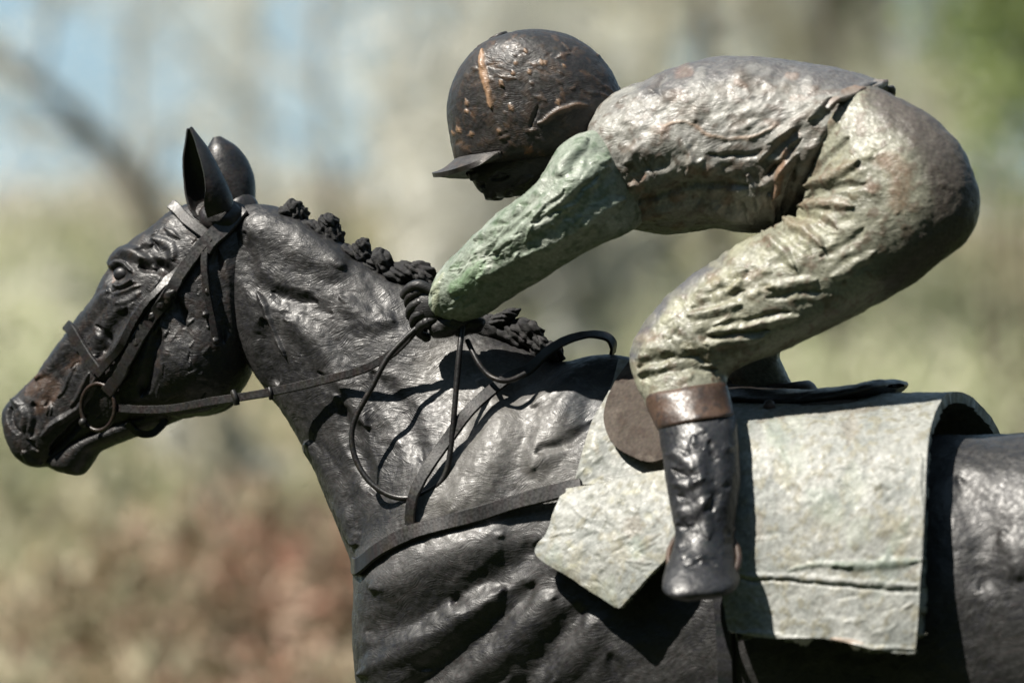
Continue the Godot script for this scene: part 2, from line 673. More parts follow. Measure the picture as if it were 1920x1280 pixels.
func horse_strokes() -> Sculpt:
	var s := Sculpt.new()
	# neck: the bulge behind the poll, the hollow under it, the long muscles
	s.add(V([470, 430, 500, 422, 560, 448, 640, 500]), 62, 13, 0)
	s.add(V([462, 440, 466, 500, 480, 530, 520, 556, 590, 566]), 28, -7, 0)
	s.add(V([480, 545, 495, 575, 508, 610, 520, 640, 535, 668]), 8, 7, 0)
	s.add(V([505, 550, 560, 562, 620, 590]), 22, -4, 0)
	s.add(V([540, 600, 590, 640, 640, 720, 690, 800]), 36, 10, 0)
	s.add(V([490, 600, 500, 660, 520, 720]), 22, -9, 0)
	s.add(V([640, 560, 690, 600, 740, 600]), 28, 7, 0)
	s.add(V([575, 830, 610, 880, 640, 950, 665, 1020]), 26, 9, 0)
	s.add(V([640, 760, 670, 840, 700, 920]), 26, -9, 0)
	s.add(V([600, 700, 640, 740]), 22, -5, 0)
	s.add(V([700, 700, 760, 780, 790, 860]), 34, -6, 0)
	s.add(V([900, 720, 930, 800, 900, 900, 850, 960]), 60, 10, 0)
	# shoulder blade and withers
	s.add(V([1080, 720, 1040, 800, 1000, 880]), 50, 10, 0)
	s.add(V([1120, 790, 1060, 830, 1010, 850]), 16, -6, 0)
	s.add(V([1100, 690, 1050, 720, 1000, 760]), 22, 6, 0)
	# the breast: long muscles running down to the left
	s.add(V([705, 1105, 790, 1062, 870, 1030, 940, 1005]), 58, 13, 0)
	s.add(V([688, 1180, 740, 1168, 800, 1150, 850, 1118]), 42, -8, 0)
	s.add(V([850, 1128, 930, 1085, 1010, 1020]), 40, -11, 0)
	s.add(V([680, 1262, 760, 1222, 850, 1165, 940, 1105]), 44, 13, 0)
	s.add(V([760, 1290, 850, 1232, 930, 1170, 1000, 1095]), 40, -10, 0)
	s.add(V([840, 1310, 920, 1240, 990, 1170, 1040, 1120]), 46, 12, 0)
	s.add(V([960, 1310, 1010, 1240, 1060, 1180, 1090, 1145]), 32, -10, 0)
	s.add(V([1040, 1280, 1090, 1210, 1120, 1170]), 44, 9, 0)
	s.add(V([1160, 1300, 1145, 1230]), 34, -7, 0)
	s.add(V([680, 1300, 730, 1280, 800, 1262]), 26, 7, 0)
	var dust := Color(0.10, 0.096, 0.089)
	s.add(V([840, 690, 900, 760, 880, 880, 830, 960]), 95, 0, 0, dust, 0.8, false)
	s.add(V([960, 740, 1010, 830, 1040, 900]), 95, 0, 0, dust, 0.7, false)
	s.add(V([720, 1050, 850, 1010, 1000, 970]), 70, 0, 0, Color(0.075, 0.073, 0.072), 0.6, false)
	s.add(V([1090, 720, 1110, 800]), 60, 0, 0, Color(0.06, 0.064, 0.07), 0.6)
	s.add(V([1800, 900, 1850, 1000, 1840, 1100]), 60, -8, 0)
	s.add(V([1880, 1000, 1920, 1080]), 60, 8, 0)
	var r := RandomNumberGenerator.new()
	r.seed = 4
	for i in 90:   # thumb and tool dabs all over
		var p := Vector2(r.randf_range(480, 1250), r.randf_range(400, 1290))
		var a := r.randf_range(0.2, 1.4)
		var q := p + Vector2(cos(a), sin(a)) * r.randf_range(8, 40)
		s.add([p, (p + q) * 0.5 + Vector2(r.randf_range(-4, 4), r.randf_range(-4, 4)), q], r.randf_range(10, 26), r.randf_range(-1.8, 1.8), 0)
	return s

func head_strokes() -> Sculpt:
	var s := Sculpt.new()
	var brown := Color(0.075, 0.042, 0.026)
	s.add(V([220, 514]), 30, -13, 0)
	s.add(V([206, 500, 216, 482, 238, 472, 266, 484, 290, 502]), 17, 10, 0)
	s.add(V([208, 505, 220, 494, 234, 497, 246, 510]), 6, 8, 0)
	s.add(V([212, 534, 228, 536, 246, 524]), 6, 7, 0)
	s.add(V([214, 552, 236, 545, 262, 534]), 6, 3, 0)
	s.add(V([216, 568, 240, 562, 262, 548]), 8, 2.5, 0)
	s.add(V([212, 545, 234, 540, 254, 530]), 5, -3, 0)
	s.add(V([262, 500, 300, 500, 320, 520]), 18, -13, 0)
	s.add(V([256, 470, 285, 460]), 12, -7, 0)
	s.add(V([285, 448, 318, 462, 322, 488]), 14, 5, 0)
	s.add(V([308, 428, 336, 446]), 11, 3.5, 0)
	s.add(V([290, 455, 297, 470]), 6, -5, 0)
	s.add(V([318, 548, 280, 570, 245, 612, 212, 662]), 16, 10, 0)
	s.add(V([235, 580, 205, 625, 180, 670]), 18, -10, 0)
	s.add(V([205, 545, 165, 590, 120, 650, 70, 710]), 18, 7, 0)
	s.add(V([180, 610, 200, 640, 190, 660]), 12, -6, 0)
	s.add(V([150, 660, 110, 710, 85, 760]), 22, -6, 0)
	s.add(V([165, 700, 150, 735, 130, 760]), 7, 5, 0)
	s.add(V([140, 680, 125, 715, 108, 745]), 6, 4, 0)
	s.add(V([185, 700, 165, 740, 140, 770, 100, 795, 78, 820]), 9, 8, 0)
	s.add(V([160, 780, 125, 815, 95, 850]), 13, -14, 0)
	# nostril
	s.add(V([20, 764, 19, 782, 26, 800, 36, 812]), 8, -8, 0)
	s.add(V([20, 750, 36, 760, 42, 780, 42, 806]), 10, 5, 0)
	s.add(V([60, 755, 66, 790, 58, 820]), 12, -7, 0)
	s.add(V([40, 845, 55, 865, 78, 868]), 9, 6, 0)
	s.add(V([50, 825, 70, 845]), 10, -5, 0)
	s.add(V([48, 740, 80, 715, 95, 735, 62, 775]), 22, 0, 0, brown, 0.5)
	s.add(V([208, 500, 207, 528]), 5, 0, 0, Color(0.11, 0.055, 0.03), 0.7)
	s.add(V([170, 655, 120, 690]), 14, 0, 0, brown, 0.4)
	# jaw
	s.add(V([350, 690]), 100, 17, 0)
	s.add(V([300, 620, 285, 680, 265, 740]), 20, -13, 0)
	s.add(V([405, 470, 412, 560, 420, 640]), 20, -8, 0)
	s.add(V([330, 560, 345, 610]), 18, -10, 0)
	s.add(V([300, 770, 350, 768, 405, 755]), 14, 8, 0)
	var r := RandomNumberGenerator.new()
	r.seed = 9
	for i in 110:
		var p := Vector2(r.randf_range(40, 420), r.randf_range(430, 780))
		var a := r.randf_range(1.6, 2.6)
		var q := p + Vector2(cos(a), sin(a)) * r.randf_range(6, 28)
		s.add([p, q], r.randf_range(3.5, 8), r.randf_range(-2.5, 2.8), 0)
	return s

func build_horse() -> void:
	var hs := horse_strokes()
	var acc := Acc.new()
	var body := [
		[440, 392, 440, 640, 0, 0.050, 2.0, -0.15],
		[493, 388, 505, 735, 0, 0.072, 2.0, -0.15],
		[560, 412, 533, 772, 0, 0.080, 2.0, -0.12],
		[640, 458, 558, 812, 0, 0.086, 2.0, -0.12],
		[725, 510, 582, 852, 0, 0.094, 2.0, -0.15],
		[810, 556, 606, 900, 0, 0.106, 2.0, -0.2],
		[900, 612, 630, 955, 0, 0.124, 2.0, -0.25],
		[980, 650, 655, 1010, 0, 0.150, 2.0, -0.3],
		[1050, 676, 680, 1070, 0, 0.180, 2.0, -0.34],
		[1114, 666, 690, 1130, 0, 0.205, 2.05, -0.36],
		[1174, 668, 690, 1210, 0, 0.222, 2.1, -0.34],
		[1240, 690, 700, 1300, 0, 0.235, 2.15, -0.3],
		[1320, 725, 740, 1400, 0, 0.245, 2.2, -0.24],
		[1420, 765, 830, 1470, 0, 0.255, 2.2, -0.16],
		[1540, 795, 980, 1510, 0, 0.265, 2.2, -0.1],
		[1660, 812, 1190, 1530, 0, 0.275, 2.2, -0.05],
		[1780, 815, 1420, 1540, 0, 0.28, 2.2, 0],
		[1920, 812, 1660, 1545, 0, 0.28, 2.2, 0],
		[2060, 800, 1880, 1535, 0, 0.28, 2.1, 0],
		[2220, 785, 2080, 1500, 0, 0.285, 2.1, 0],
		[2360, 790, 2250, 1440, 0, 0.28, 2.1, 0],
		[2500, 840, 2400, 1370, 0, 0.25, 2.1, 0],
		[2600, 930, 2520, 1280, 0, 0.17, 2.0, 0],
		[2640, 1020, 2590, 1180, 0, 0.06, 2.0, 0],
	]
	loft(acc, body, 0.0036, 0.012, hs, PAL.horse, 0.0022, 0, {"coarse_from": 18, "ring": 0.75})
	var hd := head_strokes()
	var head := [
		[470, 392, 480, 600, 0, 0.045, 2.0, 0],
		[425, 372, 466, 690, 0, 0.074, 2.1, -0.05],
		[375, 376, 440, 742, 0, 0.086, 2.2, -0.1],
		[330, 392, 405, 770, 0, 0.092, 2.3, -0.12],
		[294, 420, 360, 782, 0, 0.098, 2.3, -0.12],
		[255, 446, 318, 787, 0, 0.100, 2.3, -0.14],
		[216, 490, 285, 792, 0, 0.092, 2.3, -0.12],
		[184, 548, 252, 800, 0, 0.078, 2.3, -0.1],
		[150, 597, 222, 810, 0, 0.066, 2.3, -0.05],
		[112, 650, 182, 826, 0, 0.058, 2.3, 0],
		[74, 698, 140, 846, 0, 0.056, 2.3, 0],
		[42, 732, 104, 866, 0, 0.056, 2.3, 0],
		[24, 748, 76, 876, 0, 0.053, 2.4, 0],
		[13, 766, 56, 874, 0, 0.048, 2.4, 0],
		[13, 790, 42, 862, 0, 0.038, 2.2, 0],
		[22, 808, 36, 850, 0, 0.024, 2.0, 0],
	]
	loft(acc, head, 0.0026, 0.008, hd, PAL.head, 0.0022, 0, {"warp": 3.0})
	var jaw := [
		[330, 745, 345, 783, 0, 0.045, 2.0],
		[270, 770, 290, 806, 0, 0.045, 2.0],
		[215, 795, 232, 828, 0, 0.044, 2.0],
		[170, 812, 186, 846, 0, 0.042, 2.0],
		[142, 822, 170, 868, 0, 0.042, 2.0],
		[118, 838, 152, 890, 0, 0.040, 2.0],
		[98, 852, 122, 888, 0, 0.034, 2.0],
		[87, 862, 97, 879, 0, 0.018, 2.0],
	]
	loft(acc, jaw, 0.003, 0.008, hd, PAL.head, 0.002, 0, {"warp": 3.0})
	map_surface(acc)
	var horse := put("horse", acc.mesh(), M.horse, statue, "dark bronze racehorse with arched neck and plaited mane")
	# legs, out of the frame, down to the plinth
	var legs := [
		[[930, 1330, 790, 1330, 0.12, 0.10], [900, 1480, 770, 1470, 0.12, 0.075], [860, 1640, 770, 1640, 0.115, 0.05], [845, 1760, 770, 1760, 0.11, 0.045], [830, 1830, 770, 1830, 0.11, 0.03], [815, 2010, 765, 2010, 0.11, 0.026], [812, 2100, 760, 2100, 0.11, 0.035], [790, 2180, 735, 2160, 0.11, 0.03], [800, 2230, 710, 2225, 0.11, 0.045], [805, 2288, 690, 2288, 0.11, 0.058], [800, 2290, 695, 2290, 0.11, 0.05]],
		[[2560, 1200, 2300, 1300, 0.14, 0.11], [2540, 1400, 2330, 1420, 0.14, 0.085], [2520, 1560, 2400, 1560, 0.14, 0.055], [2570, 1660, 2480, 1690, 0.14, 0.045], [2560, 1760, 2490, 1770, 0.14, 0.035], [2510, 2000, 2450, 2000, 0.14, 0.028], [2495, 2100, 2435, 2100, 0.14, 0.036], [2470, 2180, 2405, 2160, 0.14, 0.03], [2480, 2230, 2380, 2225, 0.14, 0.045], [2485, 2288, 2360, 2288, 0.14, 0.058], [2480, 2290, 2365, 2290, 0.14, 0.05]],
	]
	var none := Sculpt.new()
	for k in 4:
		var a := Acc.new()
		var stn := []
		for q in legs[k % 2]:
			var c: Array = q.duplicate()
			var dx := 0.0 if k < 2 else (170.0 if k == 2 else -200.0)   # the far legs a stride apart
			c[0] += dx
			c[2] += dx
			stn.append(c)
		loft(a, stn, 0.02, 0.02, none, PAL.horse, 0.002, 1, {"mirror": 1.0 if k < 2 else -1.0})
		put("leg", a.mesh(), M.horse, horse)
	var tl := Acc.new()
	loft(tl, [[2600, 930, 2560, 990, 0, 0.03], [2680, 950, 2630, 1010, 0, 0.05], [2740, 1050, 2670, 1080, 0, 0.06], [2760, 1250, 2680, 1250, 0, 0.06], [2750, 1450, 2690, 1450, 0, 0.05], [2735, 1620, 2705, 1620, 0, 0.02]], 0.02, 0.02, none, PAL.horse, 0.006)
	put("tail", tl.mesh(), M.horse, horse)
	# eyes
	for k in 2:
		var e := Acc.new()
		var p := S(225, 514, surf_w(225, 514))
		p.z = p.z + 0.004
		if k:
			p.z = -p.z
		lump(e, p - Vector3(0, 0, 0.010 * (1 - 2 * k)), Vector3(0.0175, 0.0145, 0.012), Basis(), 0.0, 1.0, PAL.boot)
		put("eye", e.mesh(true), M.strap, horse)
	# ears: open cups
	ear(horse, S(397, 392, 0.050), S(344, 232, 0.072), Vector3(-0.62, -0.05, 0.78), 1.28, 0.0)
	ear(horse, S(440, 378, -0.052), S(420, 250, -0.060), Vector3(-0.75, -0.12, -0.66), 1.22, 0.02)
	# plaits standing along the crest: [px, py, rx, ry, tilt]
	var knots := [
		[[530, 401, 34, 12, -0.3], [550, 391, 15, 16, 0.2], [562, 399, 12, 13, 0.5]],
		[[588, 421, 24, 11, 0.4]],
		[[610, 427, 18, 22, 0.1], [626, 441, 17, 20, 0.35], [617, 412, 14, 11, 0.2]],
		[[654, 468, 26, 11, 0.35]],
		[[677, 460, 14, 17, 0.1], [680, 476, 15, 14, 0.4]],
		[[700, 493, 24, 12, 0.0], [716, 486, 18, 20, 0.5], [726, 492, 10, 16, -0.2]],
		[[750, 513, 28, 14, 0.1], [774, 504, 32, 17, 0.12], [792, 515, 18, 13, 0.5]],
		[[802, 534, 24, 12, 0.4]],
		[[908, 604, 36, 17, 0.35], [938, 595, 26, 10, -0.4], [954, 586, 12, 8, -0.3]],
		[[966, 628, 36, 17, 0.3], [990, 620, 30, 17, 0.35], [1006, 636, 24, 15, 0.4]],
		[[1020, 650, 28, 16, 0.5], [1034, 656, 22, 18, 0.6]],
	]
	for kn in knots:
		var a := Acc.new()
		for q in kn:
			var b := Basis(Vector3(0, 0, 1), -q[4])
			lump(a, S(q[0], q[1] + 4, 0.004), Vector3(q[2] * 0.00115, q[3] * 0.00115, 0.021), b, 0.5, 1.5, PAL.horse, 44, 0.28)
		put("mane_plait", a.mesh(true), M.mane, horse)

func ear(parent: Node3D, base: Vector3, tip: Vector3, open: Vector3, k: float, hook: float) -> void:
	var axis := tip - base
	var up := axis.normalized()
	open = (open - up * open.dot(up)).normalized()
	var sd := up.cross(open).normalized()
	var rows := []
	var rad := [0.026, 0.033, 0.035, 0.0335, 0.030, 0.024, 0.0145, 0.003]
	if hook > 0.0:
		rad = [0.024, 0.030, 0.034, 0.0355, 0.034, 0.030, 0.021, 0.004]
	var span := [2.7, 2.4, 2.05, 1.85, 1.75, 1.7, 1.6, 1.5]
	for i in 8:
		var t := i / 7.0
		var c := base + axis * (t * 1.0) - up * 0.012 + open * (0.012 * sin(t * PI) - 0.006) - Vector3(hook * t * t * t, 0, 0)
		var line: Array = []
		for j in 13:
			var a: float = lerpf(-span[i], span[i], j / 12.0)
			line.append(c - open * cos(a) * rad[i] * k * 0.9 + sd * sin(a) * rad[i] * k)
		rows.append(line)
	var acc := Acc.new()
	sheet(acc, rows, 56, 60, 0.005, Sculpt.new(), PAL.head, 0.001)
	lump(acc, base - up * 0.022 - open * 0.012, Vector3(0.034, 0.030, 0.026) * k, Basis(), 0.15, 1.0, PAL.head, 28)
	put("ear", acc.mesh(true), M.strap, parent)

func build_bridle() -> void:
	var br := Node3D.new()
	br.name = "bridle"
	statue.add_child(br)
	br.set_meta("label", "dark bronze bridle of straps with ring bit on the horse's head")
	var W := func(a: Array) -> Array:   # [px, py, mm off] triples
		var out := []
		for i in range(0, a.size(), 3):
			out.append(Vector3(a[i], a[i + 1], a[i + 2]))
		return out
	var P: Array = PAL.strap
	strap_part("browband", W.call([322, 384, 1004, 334, 396, 1005, 352, 414, 1006, 374, 430, 1007, 396, 448, 1007]), 0.021, 0.008, P, M.strap, br)
	strap_part("headpiece", W.call([458, 394, 1004, 440, 408, 1005, 418, 430, 1007, 396, 452, 1008, 384, 470, 1008]), 0.036, 0.009, P, M.strap, br)
	strap_part("cheek_strap", W.call([394, 446, 1008, 366, 480, 1007, 338, 520, 1007, 310, 560, 1006, 285, 596, 1007, 262, 635, 1007, 243, 672, 1007, 226, 705, 1009, 206, 733, 1010]), 0.026, 0.008, P, M.strap, br, {"jitter": 0.007})
	strap_part("cheek_strap", W.call([356, 486, 1003, 328, 516, 1005, 296, 548, 1005, 268, 578, 1006, 246, 612, 1006, 226, 648, 1006, 204, 680, 1006, 184, 702, 1006]), 0.015, 0.007, P, M.strap, br, {"jitter": 0.007})
	strap_part("throat_lash", W.call([388, 462, 1008, 385, 490, 1008, 386, 520, 1007, 390, 556, 1006, 398, 600, 1005, 404, 650, 1005]), 0.013, 0.007, P, M.strap, br, {"jitter": 0.007})
	strap_part("noseband", W.call([128, 612, 1006, 138, 622, 1007, 152, 645, 1007, 168, 670, 1007, 186, 696, 1006]), 0.021, 0.008, P, M.strap, br)
	for q in [[316, 553, 20, 12], [300, 572, 14, 10], [262, 640, 16, 9], [286, 590, 12, 8], [390, 548, 9, 8], [386, 590, 9, 7], [404, 640, 8, 8]]:
		var a := Acc.new()
		var p: Vector3 = surf(q[0], q[1]) + surf_n(q[0], q[1]) * 0.010
		lump(a, p - surf_n(q[0], q[1]) * 0.003, Vector3(q[2] * 0.0008, q[3] * 0.0009, 0.006), Basis(Vector3(0, 0, 1), 0.9), 0.6, 3.0, P, 20)
		put("buckle", a.mesh(true), M.strap, br)
	# bit rings
	for k in 2:
		var a := Acc.new()
		var c := S(183, 763, surf_w(190, 760) + 0.014)
		if k:
			c.z = -c.z
		var ring := []
		var nr := []
		for i in 33:
			var f := TAU * i / 32.0
			var p := c + Vector3(cos(f) * 0.040, sin(f) * 0.045, cos(f) * 0.008 * (1 - 2 * k))
			ring.append(p)
			nr.append(Vector3(0, 0, 1))
		tube(a, ring, 0.0042, PAL.copper.map(func(c2): return c2 * 0.45))
		put("bit_ring", a.mesh(true), M.strap, br)
		var b := Acc.new()
		lump(b, c + Vector3(-0.030, -0.030, 0.003 * (1 - 2 * k)), Vector3(0.009, 0.010, 0.009), Basis(), 0.1, 1.0, PAL.strap, 16)
		put("bit_knob", b.mesh(true), M.strap, br)
	# curb strap hanging under the jaw
	strap_part("chin_strap", W.call([240, 790, 1004, 252, 806, 1002, 268, 814, 0.045, 286, 812, 0.04, 300, 800, 0.035, 312, 786, 0.03]), 0.014, 0.006, P, M.strap, br)

func tube(acc: Acc, pts: Array, r: float, pal: Array) -> void:
	var n := pts.size()
	var sides := 10
	var at := acc.v.size()
	var nr := Vector3(0, 0, 1)
	var along := 0.0
	for i in n:
		var a: Vector3 = pts[maxi(i - 1, 0)]
		var b: Vector3 = pts[mini(i + 1, n - 1)]
		var tn := (b - a).normalized()
		var wd := tn.cross(nr)
		if wd.length() < 0.05:
			wd = tn.cross(Vector3(1, 0, 0))
		wd = wd.normalized()
		nr = wd.cross(tn).normalized()
		if i > 0:
			along += pts[i].distance_to(pts[i - 1])
		for j in sides:
			var f := TAU * j / sides
			var d := wd * cos(f) + nr * sin(f)
			acc.v.append(pts[i] + d * r)
			acc.n.append(d)
			acc.uv.append(Vector2(along, float(j) / sides * r * TAU))
			acc.c.append(patina(pal, pts[i] + d * r))
	for i in n - 1:
		for j in sides:
			var j1 := (j + 1) % sides
			acc.idx.append_array([at + i * sides + j, at + (i + 1) * sides + j, at + i * sides + j1, at + i * sides + j1, at + (i + 1) * sides + j, at + (i + 1) * sides + j1])

func build_tack() -> void:
	var P: Array = PAL.strap
	var W := func(a: Array) -> Array:
		var out := []
		for i in range(0, a.size(), 3):
			out.append(Vector3(a[i], a[i + 1], a[i + 2]))
		return out
	var wr := surf_w(215, 765) + 0.012
	var rn := Node3D.new()
	rn.name = "reins"
	statue.add_child(rn)
	rn.set_meta("label", "thin bronze reins looping from the bit to the jockey's hands")
	# bit to hand, on the near side
	strap_part("rein", W.call([214, 764, wr, 260, 768, wr + 0.012, 320, 766, wr + 0.02, 400, 752, 0.118, 500, 736, 0.122, 600, 714, 0.128, 680, 692, 0.135, 735, 662, 0.142, 775, 622, 0.146, 800, 600, 0.14]), 0.016, 0.005, P, M.strap, rn, {"normal": Vector3(-0.1, 0.12, 1), "jitter": 0.0012})
	strap_part("rein_buckle", W.call([436, 733, 0.122, 441, 746, 0.126, 444, 758, 0.122]), 0.012, 0.010, P, M.strap, rn)
	strap_part("rein_buckle", W.call([505, 728, 0.124, 507, 737, 0.128, 508, 748, 0.124]), 0.009, 0.009, P, M.strap, rn)
	# the slack loop
	strap_part("rein_loop", W.call([785, 612, 0.150, 760, 634, 0.158, 726, 672, 0.17, 696, 728, 0.182, 668, 780, 0.19, 659, 820, 0.195, 668, 864, 0.20, 695, 905, 0.205, 735, 930, 0.208, 775, 932, 0.208, 815, 914, 0.205, 836, 886, 0.20, 845, 840, 0.193, 851, 780, 0.184, 857, 710, 0.172, 862, 655, 0.16, 867, 610, 0.14]), 0.011, 0.0085, P, M.strap, rn, {"normal": Vector3(0.2, 0, 1), "jitter": 0.0008})
	# the far rein's tail, from the hand to the yoke
	strap_part("rein_end", W.call([876, 638, 0.13, 884, 655, 0.14, 897, 680, 0.15, 915, 702, 0.155, 938, 713, 0.158, 960, 712, 0.150, 985, 700, 0.132]), 0.010, 0.010, P, M.strap, rn, {"normal": Vector3(0, 0, 1), "jitter": 0.0006})
	# breast girth and its neck strap
	var bg := Node3D.new()
	bg.name = "breast_girth"
	statue.add_child(bg)
	bg.set_meta("label", "flat bronze breast strap with a neck strap standing up over the withers")
	strap_part("breast_strap", W.call([660, 1055, 0.02, 668, 1062, 1004, 682, 1058, 1007, 715, 1032, 1008, 770, 1002, 1008, 830, 985, 1008, 900, 964, 1010, 970, 946, 1016, 1040, 930, 1024, 1098, 920, 1026]), 0.030, 0.006, P, M.strap, bg, {"widths": [1.2, 1.15, 1.05, 1.0, 0.95, 1.0, 1.0]})
	strap_part("neck_strap", W.call([771, 985, 1005, 774, 960, 1010, 786, 930, 1016, 812, 888, 1022, 850, 840, 1026, 900, 784, 1030, 950, 734, 1032, 990, 692, 0.10, 1025, 660, 0.085, 1060, 638, 0.065, 1100, 627, 0.04, 1135, 630, 0.015, 1150, 645, 0.0, 1148, 664, -0.015]), 0.024, 0.0055, P, M.strap, bg, {"normal": [Vector3(-0.3, 0, 1), Vector3(-0.3, 0, 1), Vector3(-0.3, 0.1, 1), Vector3(-0.1, 0.2, 1), Vector3(0, 0.2, 1), Vector3(0, 0.25, 1), Vector3(0, 0.3, 1), Vector3(-0.15, 0.55, 0.85), Vector3(-0.15, 0.65, 0.75), Vector3(-0.1, 0.75, 0.65), Vector3(0.0, 0.85, 0.5), Vector3(0.5, 0.75, 0.4), Vector3(0.95, 0.2, 0.2), Vector3(1, -0.2, 0.1)]})
	# saddle cloth: over the back, down both sides
	var cs := Sculpt.new()
	cs.add(V([1380, 1085, 1480, 1090, 1600, 1100, 1725, 1112]), 5, -3.5, 0, Color.WHITE, 0.0, false)
	cs.add(V([1380, 1078, 1480, 1082, 1600, 1090, 1725, 1100]), 10, 3, 0)
	cs.add(V([1560, 1060, 1640, 1058, 1725, 1050]), 14, 4, 0, Color(0.12, 0.155, 0.12), 0.6)
	cs.add(V([1480, 1070, 1540, 1056, 1600, 1062]), 8, 3, 0, Color(0.13, 0.16, 0.125), 0.5)
	cs.add(V([1420, 790, 1470, 772, 1560, 768, 1650, 765]), 12, 0, 0, Color(0.12, 0.10, 0.075), 0.5)
	cs.add(V([1725, 850, 1730, 1000, 1722, 1200]), 8, 3, 0)
	cs.add(V([1380, 1185, 1450, 1190, 1540, 1205, 1640, 1215, 1715, 1218]), 8, 3, 0)
	cs.add(V([1560, 1195, 1620, 1208]), 8, 1, 0, Color(0.40, 0.27, 0.19), 0.7)
	var r := RandomNumberGenerator.new()
	r.seed = 12
	for i in 130:
		var p := Vector2(r.randf_range(1030, 1730), r.randf_range(760, 1210))
		var a := r.randf_range(-0.5, 0.9)
		cs.add([p, p + Vector2(cos(a), sin(a)) * r.randf_range(8, 50)], r.randf_range(5, 12), r.randf_range(-2.2, 2.2), 0, Color(0.15, 0.135, 0.10) if r.randf() < 0.4 else Color(0.36, 0.365, 0.34), r.randf_range(0.0, 0.5))
	for i in 46:   # broad soft stains of verdigris, lime and brown
		var p := Vector2(r.randf_range(1030, 1730), r.randf_range(760, 1215))
		var a := r.randf_range(0.6, 2.2)
		var tone: Color = [Color(0.20, 0.235, 0.20), Color(0.37, 0.375, 0.355), Color(0.25, 0.235, 0.17), Color(0.19, 0.165, 0.13), Color(0.30, 0.32, 0.27)][r.randi() % 5]
		cs.add([p, p + Vector2(cos(a), sin(a)) * r.randf_range(20, 110)], r.randf_range(16, 46), r.randf_range(-1.5, 1.5), 0, tone, r.randf_range(0.25, 0.6))
	for i in 110:   # speckled patina on the front flap
		var p := Vector2(r.randf_range(1030, 1280), r.randf_range(800, 1140))
		var a := r.randf_range(-1.2, 1.2)
		cs.add([p, p + Vector2(cos(a), sin(a)) * r.randf_range(4, 34)], r.randf_range(4, 12), r.randf_range(-1.5, 1.5), 0, Color(0.10, 0.105, 0.08) if r.randf() < 0.6 else Color(0.33, 0.325, 0.24), r.randf_range(0.1, 0.65))
	for i in 70:
		var p := Vector2(r.randf_range(1390, 1730), r.randf_range(770, 1210))
		var a := r.randf_range(-1.2, 1.2)
		cs.add([p, p + Vector2(cos(a), sin(a)) * r.randf_range(3, 26)], r.randf_range(3, 9), 0.0, 0, Color(0.11, 0.095, 0.07) if r.randf() < 0.45 else Color(0.20, 0.22, 0.20), r.randf_range(0.1, 0.6))
	var cloth := Node3D.new()
	cloth.name = "saddle_cloth"
	statue.add_child(cloth)
	cloth.set_meta("label", "pale verdigris saddle cloth hanging over the horse's back behind the leg")
	for k in 2:
		var rows := []
		# rows from the ridge down; each from front to rear: [front px, rear px, front py, rear py, w, bow]
		for q in [[1392, 1788, 742, 735, 0.0], [1382, 1779, 745, 738, 0.05], [1368, 1766, 752, 750, 0.10], [1352, 1752, 766, 778, 0.165], [1344, 1742, 795, 822, 0.222], [1340, 1737, 850, 880, 0.266], [1340, 1735, 930, 950, 0.300], [1342, 1731, 1010, 1030, 0.325], [1350, 1726, 1080, 1100, 0.340], [1358, 1722, 1140, 1165, 0.352], [1366, 1716, 1182, 1222, 0.360]]:
			var line: Array = []
			for i in 9:
				var f := i / 8.0
				var wob := 6.0 * sin(f * 9.0) * clampf((q[2] - 900.0) / 280.0, 0.0, 1.0)
				var w: float = q[4] + 0.012 * sin(f * PI) * clampf((q[2] - 760.0) / 200.0, 0.0, 1.0)
				var p: Vector3 = S(lerpf(q[0], q[1], f), lerpf(q[2], q[3], f) + wob, w)
				if k:
					p.z = -p.z
				line.append(p)
			rows.append(line)
		var a := Acc.new()
		sheet(a, rows, 150, 210 if k == 0 else 80, 0.020, cs, PAL.cloth, 0.003, 1 - 2 * k)
		put("cloth_panel", a.mesh(true), M.cloth, cloth)
	# front of the cloth: an upper piece under the saddle flap and a five-cornered flap below the seam
	for k in 2:
		var up_rows := []
		for line_px in [[[1162, 690], [1220, 700], [1300, 715]], [[1148, 740], [1210, 750], [1300, 770]], [[1118, 800], [1190, 815], [1300, 830]], [[1098, 850], [1180, 865], [1300, 880]], [[1084, 916], [1180, 915], [1300, 915]]]:
			var line: Array = []
			for q in line_px:
				var p: Vector3 = surf(q[0], q[1]) + surf_n(q[0], q[1]) * 0.022
				if k:
					p.z = -p.z
				line.append(p)
			up_rows.append(line)
		var a := Acc.new()
		sheet(a, up_rows, 70, 80, 0.008, cs, PAL.cloth, 0.002, 1 - 2 * k)
		put("front_panel", a.mesh(true), M.cloth, cloth)
		var fl_rows := []
		for line_px in [[[1064, 925, 30], [1130, 918, 36], [1200, 908, 42], [1300, 898, 50]], [[1050, 965, 36], [1120, 960, 42], [1200, 955, 50], [1300, 950, 58]], [[1036, 1010, 40], [1110, 1008, 48], [1200, 1003, 56], [1296, 1000, 62]], [[1026, 1048, 44], [1100, 1055, 52], [1190, 1056, 60], [1284, 1052, 66]], [[1090, 1090, 50], [1135, 1096, 56], [1195, 1098, 62], [1246, 1092, 66]], [[1176, 1141, 58], [1182, 1143, 60], [1188, 1144, 61], [1194, 1140, 62]]]:
			var line: Array = []
			for q in line_px:
				var p: Vector3 = surf(q[0], q[1]) + surf_n(q[0], q[1]) * (q[2] * 0.001)
				if k:
					p.z = -p.z
				line.append(p)
			fl_rows.append(line)
		var b := Acc.new()
		sheet(b, fl_rows, 110, 100, 0.009, cs, PAL.cloth, 0.003, 1 - 2 * k)
		put("cloth_flap", b.mesh(true), M.cloth, cloth, "five-cornered pale front flap of the saddle cloth" if k == 0 else "")
	# saddle
	var sd := Node3D.new()
	sd.name = "saddle"
	statue.add_child(sd)
